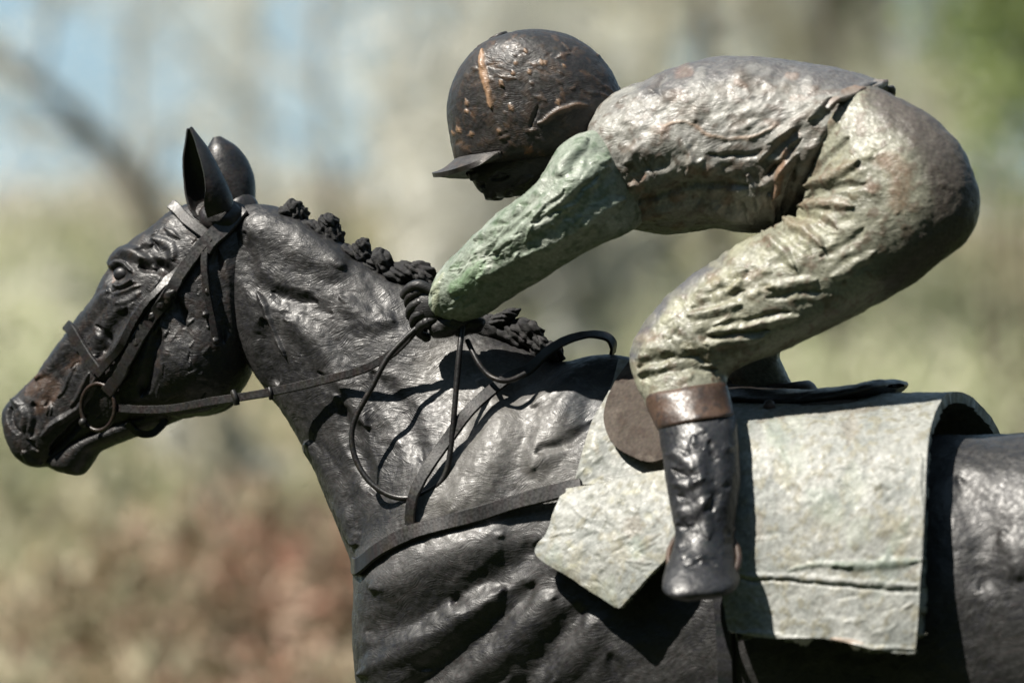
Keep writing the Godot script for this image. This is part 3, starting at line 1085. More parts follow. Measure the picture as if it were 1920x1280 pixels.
	sd.set_meta("label", "small brown racing saddle with a low upturned cantle")
	var fs := Sculpt.new()
	for k in 2:
		var rows := []
		for line_px in [[[1186, 700, 40], [1230, 705, 46], [1290, 715, 50]], [[1162, 735, 40], [1220, 745, 48], [1290, 755, 54]], [[1143, 775, 40], [1210, 780, 50], [1290, 790, 58]], [[1142, 815, 42], [1210, 820, 52], [1290, 825, 60]], [[1166, 858, 46], [1215, 862, 54], [1280, 862, 62]], [[1212, 888, 50], [1235, 892, 56], [1262, 890, 60]]]:
			var line: Array = []
			for q in line_px:
				var p: Vector3 = surf(q[0], q[1]) + surf_n(q[0], q[1]) * (q[2] * 0.001)
				if k:
					p.z = -p.z
				line.append(p)
			rows.append(line)
		var a := Acc.new()
		sheet(a, rows, 60, 70, 0.010, fs, PAL.flap, 0.002, 1 - 2 * k)
		put("saddle_flap", a.mesh(true), M.flap, sd)
		var kb := Acc.new()
		lump(kb, S(1443, 764, 0.15) * Vector3(1, 1, 1 - 2 * k), Vector3(0.011, 0.014, 0.011), Basis(), 0.2, 1.0, PAL.copper, 14)
		put("saddle_rivet", kb.mesh(true), M.strap, sd)
	var seat := Acc.new()
	loft(seat, [[1260, 690, 1260, 740, 0, 0.05], [1330, 715, 1330, 765, 0, 0.10], [1420, 726, 1415, 772, 0, 0.12], [1500, 731, 1495, 772, 0, 0.125], [1570, 725, 1570, 768, 0, 0.125], [1628, 716, 1630, 756, 0, 0.12], [1660, 711, 1654, 746, 0, 0.115], [1676, 713, 1668, 736, 0, 0.10], [1681, 719, 1678, 727, 0, 0.05]], 0.006, 0.01, fs, PAL.strap, 0.003)
	put("saddle_seat", seat.mesh(), M.strap, sd)
	var pad := Acc.new()
	loft(pad, [[1400, 750, 1400, 775, 0, 0.10], [1500, 750, 1500, 775, 0, 0.13], [1600, 742, 1600, 770, 0, 0.13], [1644, 740, 1640, 764, 0, 0.11]], 0.008, 0.012, fs, PAL.flap, 0.003)
	put("saddle_pad", pad.mesh(), M.flap, sd)
	strap_part("girth", W.call([1330, 930, 1012, 1345, 1030, 1010, 1356, 1120, 1010, 1362, 1200, 1009, 1364, 1290, 1008, 1364, 1400, 1006]), 0.03, 0.008, PAL.boot, M.strap, sd)
	var stir := Node3D.new()
	stir.name = "stirrup"
	statue.add_child(stir)
	stir.set_meta("label", "coppery stirrup iron on a dark leather round the boot")
	var ia := Acc.new()
	var ring := []
	for i in 25:
		var f := TAU * i / 24.0
		ring.append(S(1320 + cos(f) * 66.0, 1045 - sin(f) * 58.0, 0.390 - sin(f) * 0.055))
	tube(ia, ring, 0.006, PAL.copper)
	put("stirrup_iron", ia.mesh(true), M.strap, stir)
	strap_part("stirrup_leather", W.call([1330, 800, 0.255, 1322, 900, 0.30, 1316, 985, 0.345]), 0.022, 0.006, PAL.boot, M.strap, stir)

func jacket_strokes() -> Sculpt:
	var s := Sculpt.new()
	var light := Color(0.31, 0.305, 0.28)
	s.add(V([1180, 300, 1240, 270, 1300, 285, 1330, 320]), 46, 11, 0)
	s.add(V([1185, 345, 1250, 330, 1320, 300]), 30, 6, 0)
	s.add(V([1190, 385, 1260, 352, 1330, 340, 1400, 352]), 16, -8, 0)
	s.add(V([1195, 410, 1280, 390, 1360, 400, 1410, 415]), 22, 9, 0)
	s.add(V([1250, 236, 1280, 228, 1306, 236, 1330, 254, 1368, 258, 1410, 258, 1436, 248, 1456, 232]), 5, 2.0, 0, Color(0.34, 0.24, 0.17), 0.6, false)
	s.add(V([1280, 265, 1300, 300, 1290, 330]), 10, 5, 0)
	s.add(V([1210, 300, 1230, 330]), 7, -4, 0)
	# folds at the waist
	s.add(V([1425, 300, 1450, 270, 1490, 240]), 10, 9, 0)
	s.add(V([1440, 330, 1470, 300, 1500, 262]), 9, -8, 0)
	s.add(V([1425, 345, 1460, 330, 1495, 290]), 10, 9, 0)
	s.add(V([1475, 280, 1466, 320, 1452, 370]), 11, 11, 0, Color(0.21, 0.12, 0.07), 0.8)
	s.add(V([1440, 360, 1450, 385, 1448, 415]), 9, 8, 0)
	s.add(V([1490, 320, 1478, 370, 1470, 400]), 10, -12, 0)
	s.add(V([1400, 330, 1420, 370, 1424, 400]), 10, 7, 0)
	s.add(V([1385, 380, 1400, 410]), 9, -6, 0)
	s.add(V([1330, 290, 1400, 290, 1440, 280]), 9, -5, 0)
	s.add(V([1440, 270, 1500, 225, 1560, 190]), 14, 7, 0)
	s.add(V([1520, 225, 1575, 182, 1640, 160]), 12, 9, 0)
	# the top of the back: dark washed bronze
	s.add(V([1225, 158, 1270, 140, 1335, 124, 1430, 118, 1520, 128, 1600, 146, 1650, 160]), 46, 0, 0, DARKTOP, 0.85, false)
	s.add(V([1245, 138, 1236, 158, 1240, 180]), 7, -4, 0)
	s.add(V([1160, 190, 1200, 175, 1230, 172]), 8, 4, 0)
	var r := RandomNumberGenerator.new()
	r.seed = 21
	for i in 190:
		var p := Vector2(r.randf_range(1160, 1520), r.randf_range(130, 430))
		var a := r.randf_range(-1.2, 0.3)
		var q := p + Vector2(cos(a), sin(a)) * r.randf_range(6, 42)
		var k := r.randf()
		s.add([p, (p + q) * 0.5 + Vector2(r.randf_range(-5, 5), r.randf_range(-5, 5)), q], r.randf_range(8, 20), r.randf_range(-2.6, 2.8), 0, COPPER if k < 0.14 else (light if k < 0.5 else Color(0.12, 0.10, 0.08)), r.randf_range(0.0, 0.55))
	return s

func breeches_strokes() -> Sculpt:
	var s := Sculpt.new()
	var pale := Color(0.28, 0.28, 0.20)
	var rust := Color(0.15, 0.085, 0.05)
	# creases fanning from the groin
	for q in [[1512, 300, 1545, 250, 1580, 205, 9, 10], [1520, 330, 1560, 290, 1590, 260, 8, -8], [1512, 350, 1560, 330, 1610, 300, 10, 10], [1510, 372, 1570, 352, 1620, 345, 8, -7], [1500, 388, 1550, 380, 1600, 385, 10, 9], [1485, 402, 1530, 410, 1570, 430, 8, -7], [1470, 412, 1510, 432, 1545, 462, 10, 9], [1450, 424, 1490, 450, 1520, 480, 8, -6], [1430, 436, 1465, 465, 1490, 500, 9, 7]]:
		s.add(V([q[0], q[1], q[2], q[3], q[4], q[5]]), q[6] * 1.5, q[7] * 0.85, 0, rust, 0.3 if q[7] > 8 else 0.0)
	# long folds along the thigh and round the knee
	for q in [[1310, 545, 1350, 530, 1400, 505, 9, 7], [1300, 575, 1345, 565, 1395, 545, 9, -8], [1290, 590, 1340, 582, 1390, 570, 8, 8], [1330, 625, 1400, 610, 1500, 590, 8, 8], [1340, 612, 1410, 600, 1480, 585, 7, -7], [1320, 645, 1370, 640, 1430, 632, 8, 7], [1330, 632, 1380, 628, 1440, 620, 6, -8], [1440, 540, 1490, 530, 1530, 525, 9, 7], [1440, 560, 1500, 548, 1540, 545, 7, -7], [1205, 655, 1250, 640, 1300, 655, 9, 7], [1195, 690, 1250, 672, 1330, 680, 9, -9], [1190, 672, 1240, 656, 1290, 664, 8, 6], [1200, 712, 1260, 690, 1340, 692, 8, -8], [1195, 702, 1260, 680, 1330, 684, 7, 6], [1265, 605, 1300, 640, 1330, 655, 8, 6], [1245, 630, 1275, 660, 1310, 668, 7, -6], [1560, 520, 1600, 500, 1640, 470, 8, 6], [1540, 480, 1580, 465, 1620, 430, 8, -6]]:
		s.add(V([q[0], q[1], q[2], q[3], q[4], q[5]]), q[6] * 1.8, q[7] * 0.68, 0)
	# dark brown seat
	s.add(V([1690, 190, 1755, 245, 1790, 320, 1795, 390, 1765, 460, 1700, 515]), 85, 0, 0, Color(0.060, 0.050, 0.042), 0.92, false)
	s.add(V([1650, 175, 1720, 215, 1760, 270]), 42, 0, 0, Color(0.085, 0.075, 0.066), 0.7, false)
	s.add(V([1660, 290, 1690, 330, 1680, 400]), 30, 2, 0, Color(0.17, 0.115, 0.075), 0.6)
	# the top of the knee: dark washed bronze with a clear edge
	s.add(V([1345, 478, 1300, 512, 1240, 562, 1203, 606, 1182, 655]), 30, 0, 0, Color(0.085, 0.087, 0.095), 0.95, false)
	var r := RandomNumberGenerator.new()
	r.seed = 31
	for i in 210:
		var f := r.randf()
		var p := Vector2(lerpf(1560, 1210, f), lerpf(330, 650, f)) + Vector2(r.randf_range(-75, 110), r.randf_range(-60, 90))
		var a := r.randf_range(-0.9, 0.35)
		var q := p + Vector2(cos(a), sin(a)) * r.randf_range(6, 36)
		var k := r.randf()
		s.add([p, (p + q) * 0.5 + Vector2(r.randf_range(-4, 4), r.randf_range(-4, 4)), q], r.randf_range(8, 18), r.randf_range(-2.3, 2.5), 0, rust if k < 0.16 else (pale if k < 0.6 else Color(0.17, 0.16, 0.10)), r.randf_range(0.0, 0.5))
	return s

func sleeve_strokes() -> Sculpt:
	var s := Sculpt.new()
	var deep := Color(0.085, 0.13, 0.07)
	var pale := Color(0.34, 0.385, 0.32)
	s.add(V([1100, 262, 1060, 300, 1050, 330]), 18, 7, 0)
	s.add(V([1140, 300, 1080, 350, 1000, 420, 930, 470]), 34, 10, 0)
	s.add(V([1168, 372, 1100, 418, 1030, 456, 960, 488, 900, 520]), 26, 8, 1)
	s.add(V([1120, 330, 1060, 385, 1000, 420]), 11, -6, 0)
	s.add(V([1000, 400, 950, 440, 910, 480]), 9, -6, 0)
	s.add(V([1060, 360, 1010, 410]), 8, -5, 0)
	s.add(V([1020, 340, 960, 400, 890, 450]), 14, 5, 0)
	s.add(V([905, 495, 880, 522, 850, 548]), 24, 4, 0, Color(0.15, 0.235, 0.13), 0.6)
	s.add(V([830, 510, 815, 545, 818, 590]), 10, 3, 0, Color(0.30, 0.32, 0.22), 0.6)
	var r := RandomNumberGenerator.new()
	r.seed = 41
	for i in 120:
		var f := r.randf()
		var p := Vector2(lerpf(1130, 830, f), lerpf(320, 540, f)) + Vector2(r.randf_range(-40, 40), r.randf_range(-60, 70))
		var a := r.randf_range(2.0, 3.0)
		var q := p + Vector2(cos(a), sin(a)) * r.randf_range(6, 40)
		s.add([p, q], r.randf_range(4, 9), r.randf_range(-2.6, 3.0), 0, deep if r.randf() < 0.4 else pale, r.randf_range(0.0, 0.5))
	return s

func build_jockey() -> void:
	var none := Sculpt.new()
	var js := jacket_strokes()
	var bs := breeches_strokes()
	var acc := Acc.new()
	# torso
	loft(acc, [
		[1120, 225, 1128, 300, 0, 0.06], [1140, 205, 1140, 350, 0, 0.11], [1168, 176, 1160, 400, 0, 0.165, 2.2], [1232, 146, 1200, 432, 0, 0.185, 2.2],
		[1322, 112, 1262, 438, 0, 0.185, 2.2], [1420, 106, 1335, 428, 0, 0.175, 2.2], [1520, 119, 1405, 437, 0, 0.165, 2.2], [1600, 135, 1462, 430, 0, 0.160, 2.2],
		[1652, 153, 1505, 405, 0, 0.155, 2.2], [1654, 166, 1525, 395, 0, 0.13, 2.2], [1640, 190, 1540, 380, 0, 0.08, 2.0]],
		0.0032, 0.009, js, PAL.jacket, 0.004, 0)
	# neck and face under the helmet
	var fs := Sculpt.new()
	fs.add(V([884, 322, 889, 334]), 10, 9, 0)
	fs.add(V([898, 342, 908, 352]), 7, -8, 0)
	fs.add(V([912, 364, 926, 370]), 9, 6, 0)
	fs.add(V([950, 366, 962, 360]), 9, -6, 0)
	fs.add(V([905, 358, 925, 366]), 7, 4, 0)
	fs.add(V([920, 335, 950, 330]), 12, -6, 0)
	fs.add(V([960, 350, 1000, 330]), 14, 5, 0)
	loft(acc, [[1150, 200, 1150, 320, 0, 0.06], [1090, 210, 1090, 320, 0, 0.062], [1030, 220, 1060, 335, 0, 0.066], [960, 250, 1010, 356, 0, 0.068], [910, 280, 965, 368, 0, 0.062], [890, 300, 930, 370, 0, 0.048], [886, 322, 908, 362, 0, 0.026]], 0.003, 0.006, fs, PAL.head, 0.002, 0)
	# hips, thighs, knees
	var leg := [
		[1632, 158, 1538, 262, 0.060, 0.070, 2.0], [1698, 188, 1524, 325, 0.075, 0.090, 2.0], [1765, 233, 1512, 368, 0.090, 0.102, 2.0], [1815, 300, 1502, 392, 0.098, 0.108, 2.0],
		[1836, 375, 1490, 404, 0.102, 0.110, 2.0], [1815, 443, 1470, 414, 0.108, 0.110, 2.0], [1748, 503, 1440, 430, 0.118, 0.106, 2.0], [1680, 550, 1400, 450, 0.132, 0.100, 2.0],
		[1600, 594, 1355, 480, 0.150, 0.092, 2.0], [1520, 634, 1302, 516, 0.168, 0.084, 2.0], [1450, 664, 1246, 564, 0.186, 0.077, 2.0], [1395, 684, 1206, 612, 0.202, 0.071, 2.0],
		[1366, 700, 1184, 665, 0.216, 0.066, 2.0], [1360, 716, 1192, 712, 0.230, 0.063, 2.0], [1358, 735, 1208, 745, 0.244, 0.060, 2.0], [1355, 760, 1222, 775, 0.258, 0.055, 2.0]]
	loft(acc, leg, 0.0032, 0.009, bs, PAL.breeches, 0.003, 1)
	var far_leg := []
	var far_by := [[-30, 6, 0, 0], [-30, 6, 0, 0], [-26, 6, 10, 8], [-22, 4, 14, 8], [-24, 0, 16, 10], [-30, -10, 20, 14], [-30, -16, 24, 20], [-26, -20, 28, 26], [-12, -24, 34, 34], [0, -26, 44, 40], [24, -28, 64, 40], [64, -20, 92, 26], [104, -8, 116, 4], [122, 0, 124, 0], [130, 0, 130, 0], [130, 0, 130, 0]]
	for i in leg.size():
		var q: Array = leg[i].duplicate()
		q[4] = -q[4]
		for j in 4:
			q[j] += far_by[i][j]
		far_leg.append(q)
	loft(acc, far_leg, 0.007, 0.007, none, PAL.breeches, 0.003, 1)
	var jk := put("jockey", acc.mesh(), M.dress, statue, "bronze jockey crouched forward in pale breeches and grey jacket, hands on the horse's neck")
	# jacket hem
	strap_part("jacket_hem", [Vector3(1656, 155, 0.0), Vector3(1636, 160, 0.055), Vector3(1604, 170, 0.105), Vector3(1574, 184, 0.142), Vector3(1552, 205, 0.160)], 0.022, 0.010, [Color(0.165, 0.155, 0.14), Color(0.19, 0.15, 0.12), Color(0.16, 0.11, 0.08)], M.dress, jk, {"normal": Vector3(0.1, 0.75, 0.65), "jitter": 0.006, "widths": [1.0, 1.2, 1.0, 0.8, 0.3]})
	# sleeves
	var ss := sleeve_strokes()
	var arm := [[1196, 262, 1224, 390, 0.10, 0.04], [1150, 238, 1196, 424, 0.128, 0.070], [1100, 246, 1164, 442, 0.156, 0.080], [1056, 270, 1120, 462, 0.176, 0.078], [1008, 342, 1062, 494, 0.186, 0.070], [950, 388, 1002, 532, 0.176, 0.064], [896, 434, 946, 566, 0.163, 0.058], [852, 478, 902, 594, 0.150, 0.052], [820, 514, 856, 604, 0.143, 0.044], [806, 545, 822, 596, 0.140, 0.028]]
	var sl := Acc.new()
	for q in arm:
		q.append(1.75)
	loft(sl, arm, 0.003, 0.008, ss, PAL.sleeve, 0.003, 1)
	put("sleeve", sl.mesh(), M.dress, jk, "verdigris green near sleeve")
	var far_arm := []
	for q in arm:
		var c: Array = q.duplicate()
		c[4] = -q[4]
		c[0] += 8
		c[1] -= 6 - 14
		c[2] -= 10
		c[3] -= 16
		far_arm.append(c)
	var sf := Acc.new()
	loft(sf, far_arm, 0.008, 0.008, none, PAL.sleeve, 0.003, 1)
	put("sleeve", sf.mesh(), M.dress, jk)
	for k in 2:
		hand(jk, 0.135 if k == 0 else -0.12, 1.0 - 2.0 * k)
	# helmet
	var hs := Sculpt.new()
	var rub := Color(0.30, 0.185, 0.11)
	hs.add(V([906, 95, 903, 118, 906, 145, 915, 172, 922, 205]), 9, 4.5, 0, rub, 0.9)
	hs.add(V([936, 152, 945, 160]), 8, 5, 0, rub, 0.6)
	for q in [[960, 132, 4], [990, 130, 5], [985, 92, 4], [1012, 110, 6], [1057, 120, 4], [870, 185, 6], [872, 205, 5], [860, 235, 7], [880, 245, 6], [935, 240, 5], [955, 195, 6], [1020, 112, 5], [965, 115, 4], [850, 245, 5], [1045, 185, 6]]:
		hs.add(V([q[0], q[1], q[0] + q[2] * 0.8, q[1] + q[2] * 1.8]), q[2] + 1.0, 2.2, 0, rub, 0.6)
	hs.add(V([1010, 195, 1000, 225, 995, 245]), 5, -5, 1)
	hs.add(V([1010, 232, 1050, 205, 1100, 195]), 8, 4, 0, Color(0.14, 0.085, 0.05), 0.5)
	hs.add(V([985, 290, 998, 275]), 12, 1, 0, Color(0.20, 0.09, 0.04), 0.7)
	var r := RandomNumberGenerator.new()
	r.seed = 51
	for i in 90:
		var p := Vector2(r.randf_range(850, 1140), r.randf_range(65, 300))
		var a := r.randf_range(-0.6, 1.2)
		hs.add([p, p + Vector2(cos(a), sin(a)) * r.randf_range(6, 30)], r.randf_range(4, 9), r.randf_range(-1.6, 2.2), 0, Color(0.11, 0.065, 0.038), r.randf_range(0.0, 0.45))
	var hl := Acc.new()
	loft(hl, [[915, 312, 1070, 300, 0, 0.055], [872, 309, 1125, 284, 0, 0.088], [858, 300, 1148, 258, 0, 0.104], [849, 256, 1163, 206, 0, 0.114], [844, 214, 1154, 158, 0, 0.116], [848, 178, 1130, 115, 0, 0.113], [863, 140, 1096, 82, 0, 0.104], [888, 103, 1058, 63, 0, 0.086], [918, 78, 1022, 56, 0, 0.058], [950, 64, 994, 56, 0, 0.026]], 0.003, 0.006, hs, PAL.helmet, 0.002, 0)
	put("helmet", hl.mesh(), M.helmet, jk, "dark brown bronze skull cap with rubbed copper scratches")
	# peak
	var rim_c := (S(857, 299, 0) + S(1150, 268, 0)) * 0.5
	var rim_a := (S(857, 299, 0) - S(1150, 268, 0)) * 0.5
	var fwd := (S(816, 322, 0) - S(857, 300, 0))
	var pr := []
	for i in 5:
		var line: Array = []
		for j in 17:
			var a := lerpf(-1.4, 1.4, j / 16.0)
			var e := pow(maxf(0.0, cos(a * PI / 2.82)), 0.8)
			var base := rim_c + rim_a * cos(a) * 0.98 + Vector3(0, 0, sin(a) * 0.108)
			line.append(base + (fwd * 1.05 + Vector3(0, 0, sin(a) * 0.03)) * e * (i / 4.0) + Vector3(0, -0.030 * (i / 4.0) * pow(absf(sin(a)), 1.5) * e - 0.004 * sin(i / 4.0 * PI), 0))
		pr.append(line)
	var pk := Acc.new()
	sheet(pk, pr, 60, 16, 0.009, none, PAL.helmet.map(func(c2): return c2 * 1.5), 0.001)
	put("helmet_peak", pk.mesh(true), M.helmet, jk)
	var bt := Acc.new()
	loft(bt, [[921, 83, 954, 66, 0, 0.004], [920, 81, 953, 64, 0, 0.017], [917, 75, 949, 58, 0, 0.017], [925, 72, 943, 62, 0, 0.006]], 0.004, 0.004, none, PAL.helmet, 0.0005)
	put("helmet_button", bt.mesh(), M.helmet, jk)
	# boots
	var bo := Sculpt.new()
	bo.add(V([1250, 850, 1285, 860, 1300, 885]), 15.6, 3.6, 0)
	bo.add(V([1262, 880, 1290, 895]), 11.7, -5.4, 0)
	bo.add(V([1262, 905, 1290, 912, 1320, 900]), 13, 3.6, 0)
	bo.add(V([1270, 930, 1285, 935]), 11.7, -5.4, 0)
	bo.add(V([1268, 960, 1300, 962, 1330, 930]), 14.3, 3.6, 0)
	bo.add(V([1270, 985, 1295, 985]), 11.7, -4.8, 0)
	bo.add(V([1300, 820, 1310, 880, 1318, 950, 1330, 1010]), 20.8, 3.6, 0)
	bo.add(V([1330, 830, 1340, 900, 1335, 960]), 18.2, -3, 0)
	bo.add(V([1280, 1052, 1310, 1046, 1345, 1044]), 7.8, 3, 0)
	bo.add(V([1285, 1064, 1345, 1058]), 10.4, -3.6, 0)
	var br := RandomNumberGenerator.new()
	br.seed = 61
	for i in 50:
		var p := Vector2(br.randf_range(1250, 1380), br.randf_range(790, 1060))
		bo.add([p, p + Vector2(br.randf_range(-20, 20), br.randf_range(-12, 12))], br.randf_range(6, 13), br.randf_range(-3, 3), 0)
	for k in 2:
		var b := Acc.new()
		loft(b, [[1218, 770, 1366, 762, 0.256, 0.050], [1236, 800, 1377, 782, 0.274, 0.062], [1243, 840, 1382, 830, 0.300, 0.062], [1250, 890, 1385, 890, 0.326, 0.060], [1258, 935, 1382, 940, 0.348, 0.054], [1267, 982, 1376, 992, 0.368, 0.049], [1267, 1016, 1376, 1028, 0.386, 0.052], [1260, 1046, 1382, 1068, 0.414, 0.058], [1250, 1070, 1382, 1096, 0.444, 0.054], [1244, 1092, 1364, 1114, 0.468, 0.046], [1248, 1110, 1322, 1124, 0.484, 0.034], [1262, 1120, 1290, 1127, 0.492, 0.016]],
			0.003 if k == 0 else 0.008, 0.008, bo, PAL.boot, 0.002, 1 - 2 * k, {"mirror": 1.0 - 2.0 * k})
		put("boot", b.mesh(), M.strap, jk, "black wrinkled near riding boot" if k == 0 else "")
		var c := Acc.new()
		loft(c, [[1208, 738, 1354, 716, 0.238, 0.050], [1210, 742, 1360, 722, 0.244, 0.062], [1220, 772, 1367, 748, 0.260, 0.0635], [1234, 802, 1374, 774, 0.276, 0.064], [1238, 808, 1372, 780, 0.280, 0.056]], 0.003 if k == 0 else 0.008, 0.008, none, PAL.copper, 0.0015, 1, {"mirror": 1.0 - 2.0 * k})
		put("boot_top", c.mesh(), M.strap, jk, "coppery brown boot top" if k == 0 else "")

# a gloved fist closed on the reins: palm, four curled fingers, thumb
func hand(parent: Node3D, w: float, side: float) -> void:
	var acc := Acc.new()
	var none := Sculpt.new()
	loft(acc, [[842, 535, 862, 592, w, 0.020], [822, 536, 842, 600, w, 0.024], [798, 534, 824, 612, w, 0.030], [778, 540, 806, 618, w, 0.028], [768, 556, 790, 612, w, 0.020], [768, 572, 778, 598, w, 0.008]], 0.004, 0.006, none, PAL.horse, 0.001, 1)
	var out := Vector3(0, 0, 1) * side
	lump(acc, S(846, 606, w), Vector3(0.040, 0.020, 0.030), Basis(Vector3(0, 0, 1), 0.35), 0.35, 1.4, PAL.horse, 28)
	lump(acc, S(876, 610, w - 0.03 * side), Vector3(0.030, 0.018, 0.030), Basis(Vector3(0, 0, 1), 0.2), 0.4, 1.6, PAL.horse, 24)
	for f in 4:
		var t := f / 3.0
		var k := S(lerpf(790, 808, t), lerpf(548, 604, t), w) + out * 0.020
		var len: float = [0.92, 1.05, 1.0, 0.82][f]
		var pts := [k + Vector3(0.016, 0.008, -0.006 * side), k, k + Vector3(-0.017, -0.009, -0.002 * side) * len, k + Vector3(-0.026, -0.024, -0.018 * side) * len, k + Vector3(-0.016, -0.034, -0.034 * side) * len]
		var smooth := []
		for i in pts.size() - 1:
			for j in 4:
				smooth.append(pts[i].cubic_interpolate(pts[i + 1], pts[maxi(i - 1, 0)], pts[mini(i + 2, pts.size() - 1)], j / 4.0))
		smooth.append(pts[pts.size() - 1])
		tube(acc, smooth, [0.0092, 0.0098, 0.0095, 0.0085][f], PAL.horse)
		lump(acc, pts[4], Vector3.ONE * 0.0095, Basis(), 0.0, 1.0, PAL.horse, 12)
		lump(acc, k, Vector3(0.0105, 0.0100, 0.0105), Basis(), 0.1, 1.0, PAL.horse, 14)
	var tp := [S(815, 545, w) + out * 0.018, S(796, 535, w) + out * 0.024, S(778, 540, w) + out * 0.022, S(764, 552, w) + out * 0.012]
	var ts := []
	for i in 3:
		for j in 4:
			ts.append(tp[i].cubic_interpolate(tp[i + 1], tp[maxi(i - 1, 0)], tp[mini(i + 2, 3)], j / 4.0))
	ts.append(tp[3])
	tube(acc, ts, 0.0105, PAL.horse)
	lump(acc, tp[3], Vector3.ONE * 0.0105, Basis(), 0.0, 1.0, PAL.horse, 12)
	put("hand", acc.mesh(true), M.horse, parent)

# ---------------------------------------------------------------- the bank behind
func ground_y(x: float, z: float) -> float:
	var b := 10.0 - z
	var y := 3.9 * smoothstep(26.0, 120.0, b) - 2.5 * smoothstep(130.0, 240.0, b)
	y += 0.25 * sin(x * 0.11 + z * 0.05) * smoothstep(20.0, 40.0, b) + 0.3 * sin(z * 0.13 - x * 0.07) * smoothstep(30.0, 60.0, b)
	return y

# a spot on the ground by picture column and distance from the lens
func spot(px: float, b: float) -> Vector3:
	var x := (px - 960.0) / 10000.0 * b
	return Vector3(x, ground_y(x, 10.0 - b), 10.0 - b)

func leaf_material(a: Color, b: Color) -> StandardMaterial3D:
	var m := StandardMaterial3D.new()
	m.vertex_color_use_as_albedo = true
	m.roughness = 0.8
	m.backlight_enabled = true
	m.backlight = Color(0.55, 0.55, 0.45)
	m.resource_name = "leaf"
	return m

# loose leaves through a rounded volume, clumped round random centres
func leaves(count: int, size: Vector3, leaf: float, cols: Array, sd: int, clumps := 14, upright := 0.0) -> ArrayMesh:
	var r := RandomNumberGenerator.new()
	r.seed = sd
	var acc := Acc.new()
	var cen: Array[Vector3] = []
	for i in clumps:
		var d := Vector3(r.randfn(), r.randfn(), r.randfn()).normalized() * pow(r.randf(), 0.45)
		cen.append(Vector3(d.x * size.x, (d.y * 0.5 + 0.5) * size.y, d.z * size.z))
	for i in count:
		var c := cen[r.randi() % clumps]
		var spread := 0.34
		var p := c + Vector3(r.randfn() * size.x, r.randfn() * size.y * 0.5, r.randfn() * size.z) * spread
		p.y = maxf(p.y, 0.02)
		var up := Vector3(r.randfn(), r.randfn() + upright, r.randfn()).normalized()
		var sd2 := up.cross(Vector3(r.randfn(), r.randfn(), r.randfn())).normalized()
		var n := sd2.cross(up)
		if n.y < 0.0:
			n = -n
		var l := leaf * r.randf_range(0.6, 1.5)
		var w := l * r.randf_range(0.25, 0.5)
		var col: Color = cols[r.randi() % cols.size()]
		col = col * r.randf_range(0.75, 1.25)
		var at := acc.v.size()
		for q in [up * -l, sd2 * w, up * l, sd2 * -w]:
			acc.v.append(p + q)
			acc.n.append(n)
			acc.uv.append(Vector2())
			acc.c.append(col)
		acc.idx.append_array([at, at + 1, at + 2, at, at + 2, at + 3])
	return acc.mesh(true)

func twig(acc: Acc, a: Vector3, b: Vector3, ra: float, rb: float, col: Color, sides := 4) -> void:
	var t := (b - a).normalized()
	var u := t.cross(Vector3(0.31, 0.2, 0.93)).normalized()
	var w := t.cross(u)
	var at := acc.v.size()
	for e in 2:
		for j in sides:
			var f := TAU * j / sides
			var d := u * cos(f) + w * sin(f)
			acc.v.append((b if e else a) + d * (rb if e else ra))
			acc.n.append(d)
			acc.uv.append(Vector2(float(j) / sides, e * a.distance_to(b)))
			acc.c.append(col)
	for j in sides:
		var j1 := (j + 1) % sides
		acc.idx.append_array([at + j, at + sides + j, at + j1, at + j1, at + sides + j, at + sides + j1])

# limb: bends upward a little as it goes, forks, thins; the finest orders go to the crown
func limb(tr: Acc, cr: Acc, p: Vector3, dir: Vector3, len: float, rad: float, order: int, r: RandomNumberGenerator, col: Color, tcol: Color, thick: float) -> void:
	var n := 4 if order < 3 else 3
	var q := p
	var d := dir
	for i in n:
		var f0 := 1.0 - 0.5 * i / n
		var f1 := 1.0 - 0.5 * (i + 1) / n
		d = (d + Vector3(r.randfn(), r.randfn() + 0.3, r.randfn()) * 0.14).normalized()
		var e := q + d * len / n
		if order < 2:
			twig(tr, q, e, rad * f0, rad * f1, col * r.randf_range(0.85, 1.15), 8)
		else:
			twig(cr, q, e, maxf(rad * f0, thick), maxf(rad * f1, thick), tcol * r.randf_range(0.7, 1.3), 3)
		q = e
		if order < top_order and (i > 0 or order > 0):
			for k in (2 if order < 3 else 3):
				var sd := d.cross(Vector3(r.randfn(), r.randfn(), r.randfn())).normalized()
				limb(tr, cr, q, (d * r.randf_range(0.5, 1.0) + sd * r.randf_range(0.5, 1.0)).normalized(), len * r.randf_range(0.42, 0.68), rad * f1 * 0.55, order + 1, r, col, tcol, thick)

